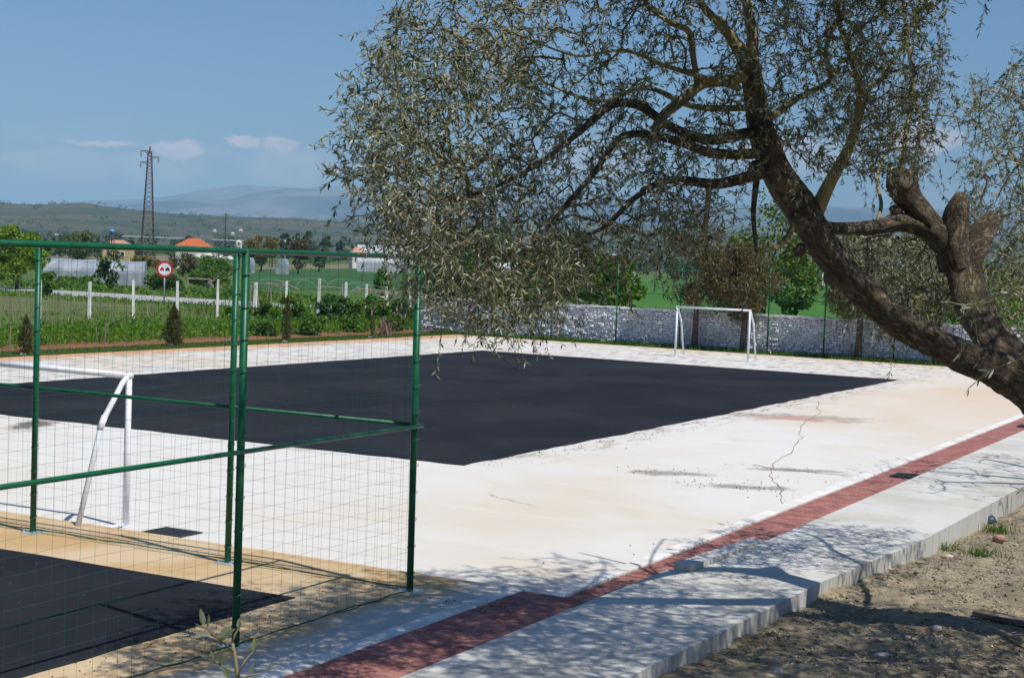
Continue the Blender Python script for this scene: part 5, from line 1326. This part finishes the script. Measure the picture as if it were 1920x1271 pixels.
# white rubble and film heaps
wh = thing('rubble_heap', 'white heaps of film and rubble below the orange roofed house', 'rubble heap', onb(405, 215))
O = Vector(wh.location)
for k, (x, y0, y1, wpx) in enumerate([(372, 487, 478, 16), (390, 490, 474, 20), (402, 485, 466, 14), (415, 490, 480, 22), (432, 490, 482, 16), (395, 478, 468, 10), (440, 492, 484, 12)]):
    d = 215 + k * 1.5; c = at(x, (y0 + y1) / 2, d) - O; w_ = wpx * d / F_PX / 2; h_ = (y0 - y1) * d / F_PX / 2 + .1
    rgk = np.random.RandomState(k); th, ph = np.meshgrid(np.linspace(0, math.pi, 6), np.linspace(0, 2 * math.pi, 9)[:-1], indexing='ij')
    q = 1 + rgk.uniform(-.35, .25, th.shape)
    V = np.stack([w_ * q * np.sin(th) * np.cos(ph), w_ * q * np.sin(th) * np.sin(ph), h_ * q * np.cos(th)], -1).reshape(-1, 3) + np.array(c)
    V[:, 2] = np.maximum(V[:, 2], .0)
    i = (np.arange(5)[:, None] * 8 + np.arange(8)[None, :]); j = (np.arange(5)[:, None] * 8 + (np.arange(8)[None, :] + 1) % 8)
    link('heap', np_mesh('heap', V, np.stack([i, j, j + 8, i + 8], -1).reshape(-1, 4), M['paper']), wh)
# low hoops in the crop field
HL = ['first thin tunnel hoop right of the close fence posts in the green field', 'second thin tunnel hoop from the close fence posts in the field', 'thin tunnel hoop above the sixth white post in the field', 'thin tunnel hoop above the tallest white post in the dark green field', 'last but one tunnel hoop towards the fence corner post', 'thin tunnel hoop nearest the fence corner post in the field']
for k, (x, d) in enumerate([(505, 135), (560, 140), (585, 150), (640, 150), (670, 135), (690, 128)]):
    c = onb(x, d); t = MB(); r = 1.5
    for q in range(1): t.tube([(r * math.cos(a), r * .8 * math.cos(a), r * .75 * math.sin(a)) for a in np.linspace(0, math.pi, 12)], .014, 4)
    o = t.build('hoop', M['zinc']); o.location = (c[0], c[1], -.03); o.rotation_euler = (0, 0, YAW)
    tag(o, HL[k], 'hoop', 'bare tunnel hoops in the field')
# far tree clumps
cl = np.random.RandomState(9); Ps = []; 
for k in range(300):
    px = cl.uniform(-150, 1900); d = cl.choice([420, 560, 700, 900, 1200, 1600]) * cl.uniform(.85, 1.15)
    yb = horizon_y(px) + 3.75 / d * F_PX - 7 / d * F_PX * sstep(np.array(d), 420, 1400)
    c = at(px, float(yb), d); s_ = cl.uniform(.9, 2.6) * (1 + d / 1500)
    q = unit(cl.normal(size=(60, 3))) * cl.uniform(.3, 1, (60, 1)) * np.array([s_ * 1.3, s_ * 1.3, s_ * .9]) + np.array([c.x, c.y, c.z + s_ * .6])
    Ps.append(np.concatenate([q, np.full((60, 1), s_)], 1))
hv = HILLV['low_hills'][6:44, 60:330].reshape(-1, 3); hk = fbm(hv[:, 0], hv[:, 1], .006, 4) > -.15
hv = hv[hk]; hv = hv[cl.choice(len(hv), min(len(hv), 3000), replace=False)]
for q0 in hv:
    s_ = cl.uniform(.7, 1.9) * (1.0 + (np.linalg.norm(q0[:2]) / 2500)); q = unit(cl.normal(size=(14, 3))) * cl.uniform(.3, 1, (14, 1)) * np.array([s_ * 2.2, s_ * 2.2, s_]) + q0 + np.array([cl.uniform(-30, 30), cl.uniform(-30, 30), s_ * .5])
    Ps.append(np.concatenate([q, np.full((14, 1), s_ * 1.5)], 1))
Ps = np.concatenate(Ps); V, F = card_arrays(Ps[:, :3], Ps[:, 3] * .55, cl, .8)
link('far_woods', np_mesh('far_woods', V, F, M['far_leaf']), kind='stuff')
for i, (x, d, yt, rp, lab) in enumerate([(528, 560, 429, 14, 'dark far tree left of the row on the plain'), (552, 560, 432, 13, 'dark far tree in the middle of the row'), (574, 560, 429, 13, 'dark far tree with pointed top in the row'), (607, 620, 438, 14, 'dark far tree right end of the row'), (640, 620, 442, 14, 'far tree near the olive crown edge'), (350, 480, 440, 12, 'far dark tree above the orange roof')]):
    ht = pxh(x, yt, d); rw = rp * d / F_PX
    leafy('far_tree', lab, 'tree', onb(x, d, 0), (0, 0, ht * .55), (rw, rw, ht * .45), 10, 600, .9, 'far_leaf', 700 + i, .25, 'dark trees in a row on the far plain', 2, .8)

# ------------------------------------------------------------------ small things on the dirt
def lump(name, label, cat, px, py, sx, sy, sz, m, seed, z=None, group=None, rz=0.0):
    b = gnd(px, py, -.05 if z is None else z); zz = float(dirt_z(np.array([b.x]), np.array([b.y]))[0])
    b = gnd(px, py, zz); zz = float(dirt_z(np.array([b.x]), np.array([b.y]))[0])
    rgk = np.random.RandomState(seed); th, ph = np.meshgrid(np.linspace(0, math.pi, 7), np.linspace(0, 2 * math.pi, 11)[:-1], indexing='ij')
    q = 1 + rgk.uniform(-.2, .2, th.shape); q[0] = q[0, 0]; q[-1] = q[-1, 0]
    V = np.stack([sx * q * np.sin(th) * np.cos(ph), sy * q * np.sin(th) * np.sin(ph), sz * q * np.cos(th)], -1).reshape(-1, 3)
    i = (np.arange(6)[:, None] * 10 + np.arange(10)[None, :]); j = (np.arange(6)[:, None] * 10 + (np.arange(10)[None, :] + 1) % 10)
    o = link(name, np_mesh(name, V, np.stack([i, j, j + 10, i + 10], -1).reshape(-1, 4), m, sz > .04), None, (b.x, b.y, zz + sz * .4)); o.rotation_euler = (0, 0, rz)
    return tag(o, label, cat, group)
lump('stone', 'rounded grey stone beside the lying branch at the right edge', 'stone', 1757, 1182, .05, .05, .042, M['stone'], 1)
lump('stone', 'pale stone on the mound right of the blue scrap', 'stone', 1822, 990, .10, .07, .05, M['paper'], 2)
lump('stone', 'pale angular stone near the bottom edge left of centre dirt', 'stone', 1382, 1186, .05, .04, .03, M['stone'], 3)
lump('stone', 'whitish stone at the very bottom edge of the dirt', 'stone', 1458, 1264, .05, .05, .04, M['stone'], 4)
lump('brick_fragment', 'pinkish brick fragment beside the lower grass tuft', 'brick fragment', 1873, 1020, .10, .08, .06, M['red_frag'], 5)
lump('brick_fragment', 'flat red brick chip in the shaded dirt', 'brick fragment', 1732, 1180, .045, .035, .02, M['red_frag'], 6)
lump('brick_fragment', 'second red chip just right of the flat one', 'brick fragment', 1778, 1180, .04, .03, .018, M['red_frag'], 7)
lump('brick_fragment', 'small dark red chip near the walkway foot at the bottom', 'brick fragment', 1318, 1247, .04, .03, .02, M['red_frag'], 8)
lump('plastic_scrap', 'dark blue crumpled plastic lying against the walkway face', 'litter', 1853, 980, .13, .11, .10, M['litter_blue'], 9)
lump('plastic_scrap', 'small white crumpled scrap on the lower dirt', 'litter', 1655, 1228, .10, .03, .03, M['paper'], 10, rz=.5)
lump('stone', 'pale stone beside the face of the walkway by the first tuft', 'stone', 1780, 1040, .06, .05, .04, M['stone'], 11)
pz = gnd(1870, 1152, .0)
pl = MB().bevel_box((0, 0, .02), (1.15, .20, .045), .004).build('plank', M['plank']); pl.location = (pz.x + .32, pz.y - .1, float(dirt_z(np.array([pz.x + .3]), np.array([pz.y]))[0]) + .03); pl.rotation_euler = (.03, .03, R(-14))
tag(pl, 'weathered wooden plank lying on the dirt at the right edge', 'plank')
def dz_(x, y): return float(dirt_z(np.array([x]), np.array([y]))[0])
def stick(label, pxs, r, z=0.02, nm='fallen_branch'):
    pts = []
    for (x, y) in pxs:
        b = gnd(x, y, 0); b.z = dz_(b.x, b.y) + z + r; pts.append(b)
    o0 = pts[0].copy(); o = MB().tube([p - o0 for p in pts], [r * (1 - .5 * i / len(pts)) for i in range(len(pts))], 7).build(nm, M['wood_grey'], None, True); o.location = o0
    return tag(o, label, 'branch')
stick('pale fallen branch lying beside the rounded stone', [(1925, 1205), (1895, 1195), (1870, 1182), (1860, 1176)], .026)
stick('thin dark fallen twig across the shaded dirt', [(1730, 1170), (1770, 1182), (1815, 1195), (1845, 1215)], .009)
stick('thin bent twig below the walkway foot', [(1560, 1255), (1620, 1240), (1700, 1250), (1790, 1262)], .008)
stick('small twig lying near the blue scrap', [(1840, 962), (1880, 948), (1915, 935)], .009)
# pebbles, leaf litter and bitumen crumbs
rgp = np.random.RandomState(15)
def scatter_lumps(name, P, S, m, flat=.6):
    base = np.array([(1, 0, 0), (-1, 0, 0), (0, 1, 0), (0, -1, 0), (0, 0, 1), (0, 0, -.6)], float); tri = np.array([(0, 2, 4), (2, 1, 4), (1, 3, 4), (3, 0, 4), (2, 0, 5), (1, 2, 5), (3, 1, 5), (0, 3, 5)])
    n = len(P); a = rgp.uniform(0, 6.28, n); ca, sa = np.cos(a), np.sin(a)
    b = base[None] * rgp.uniform(.6, 1.3, (n, 6, 1)) * S[:, None, None] * np.array([1, .8, flat])
    x = b[..., 0] * ca[:, None] - b[..., 1] * sa[:, None]; y = b[..., 0] * sa[:, None] + b[..., 1] * ca[:, None]
    V = np.stack([x, y, b[..., 2]], -1) + P[:, None, :]
    return link(name, np_mesh(name, V.reshape(-1, 3), (np.arange(n)[:, None, None] * 6 + tri[None]).reshape(-1, 3), m), kind='stuff')
n = 5200; X = rgp.uniform(-5.35, -.5, n); Y = rgp.uniform(11.5, 27, n); keep = X > np.interp(Y, [2, 13, 18, 21, 30, 47], [-5.5, -5.42, -5.27, -5.02, -4.88, -4.6]) + .08
X, Y = X[keep], Y[keep]; P = np.stack([X, Y, dirt_z(X, Y) + .004], 1)
scatter_lumps('pebbles', P[:2600], rgp.uniform(.006, .026, len(P[:2600])), M['stone'])
scatter_lumps('clods', P[2600:], rgp.uniform(.012, .05, len(P[2600:])), M['dirt'], .5)
n = 22000; X = rgp.uniform(-5.4, -.3, n); Y = rgp.uniform(11.5, 27, n); keep = (X > np.interp(Y, [2, 13, 18, 21, 30, 47], [-5.5, -5.42, -5.27, -5.02, -4.88, -4.6]) + .06) & (fbm(X, Y, 1.3, 3) > -.35)
X, Y = X[keep], Y[keep]; P = np.stack([X, Y, dirt_z(X, Y) + .012], 1); D = rgp.normal(size=P.shape) * np.array([1, 1, .25])
V, F = card_arrays(P, rgp.uniform(.03, .085, len(P)), rgp, .22, 2.5, D); link('leaf_litter', np_mesh('leaf_litter', V, F, M['litter']), kind='stuff')
n = 900; X = rgp.uniform(-5.4, -.5, n); Y = rgp.uniform(11.8, 26, n); keep = X > np.interp(Y, [2, 13, 18, 21, 30, 47], [-5.5, -5.42, -5.27, -5.02, -4.88, -4.6]) + .1; X, Y = X[keep], Y[keep]
tw = MB()
for x, y in zip(X, Y):
    a = rgp.uniform(0, 6.28); L = rgp.uniform(.08, .4); p = Vector((x, y, dz_(x, y) + .015)); q = p + Vector((math.cos(a) * L, math.sin(a) * L, rgp.uniform(-.01, .05)))
    tw.tube([p, p.lerp(q, .5) + Vector((rgp.uniform(-.03, .03), rgp.uniform(-.03, .03), .015)), q], rgp.uniform(.002, .005), 3, False)
tw.build('twig_litter', M['wood_grey'], kind='stuff')
# crumbs of bitumen
Cs = []
def crumbs(n, f):
    q = []
    while len(q) < n: q.append(f())
    Cs.extend(q)
def along_edge(): 
    y = rgp.uniform(24.6, 54); return (-13.88 + abs(rgp.normal(0, .35)), y, .004)
crumbs(420, along_edge)
for (px, py, k, sx, sy) in [(1212, 884, 14, .25, .3), (1285, 883, 18, .25, .3), (1250, 890, 26, .5, .3), (1330, 908, 18, .3, .3), (1385, 912, 40, .5, .4), (1425, 918, 26, .4, .3), (1480, 880, 24, .6, .3), (870, 1131, 60, .22, .10)]:
    g = gnd(px, py, 0 if py < 1100 else TZ)
    for _ in range(k): Cs.append((g.x + rgp.normal(0, sx), g.y + rgp.normal(0, sy), g.z + .004))
for _ in range(330): Cs.append((rgp.uniform(-9.6, -8.85), rgp.uniform(9.5, 14.6), TZ + .004))
for _ in range(60): Cs.append((-7.3 + rgp.normal(0, .6), rgp.uniform(16, 30), (.004)))
Cs = [c for c in Cs if not (-7.9 < c[0] and c[2] < .05)]
P = np.array(Cs); scatter_lumps('bitumen_crumbs', P, np.where(P[:, 1] < 15.5, rgp.uniform(.003, .013, len(P)), rgp.uniform(.006, .02, len(P))), M['crumb'])
# fallen leaves on walkway
n = 160; X = rgp.uniform(-6.9, -5.5, n); Y = rgp.uniform(10, 24, n); P = np.stack([X, Y, np.full(n, TZ + .006)], 1); D = rgp.normal(size=P.shape) * np.array([1, 1, .05])
V, F = card_arrays(P, rgp.uniform(.03, .06, n), rgp, .25, 6, D); link('fallen_leaves', np_mesh('fallen_leaves', V, F, M['litter']), kind='stuff')

# ------------------------------------------------------------------ haze
hz = bpy.data.materials.new('haze_air'); hz.use_nodes = True
HT = NT(hz.node_tree); HT.n.clear(); ho = HT.node('ShaderNodeOutputMaterial'); pv = HT.node('ShaderNodeVolumePrincipled')
pv.inputs['Color'].default_value = (0.47, 0.76, 1.0, 1); pv.inputs['Density'].default_value = 1.0e-4; pv.inputs['Anisotropy'].default_value = -0.3
HT.l.new(pv.outputs[0], ho.inputs['Volume'])
hb = MB().box((0, 0, 349), (30800, 30800, 702)).build('haze', hz); hb['kind'] = 'stuff'
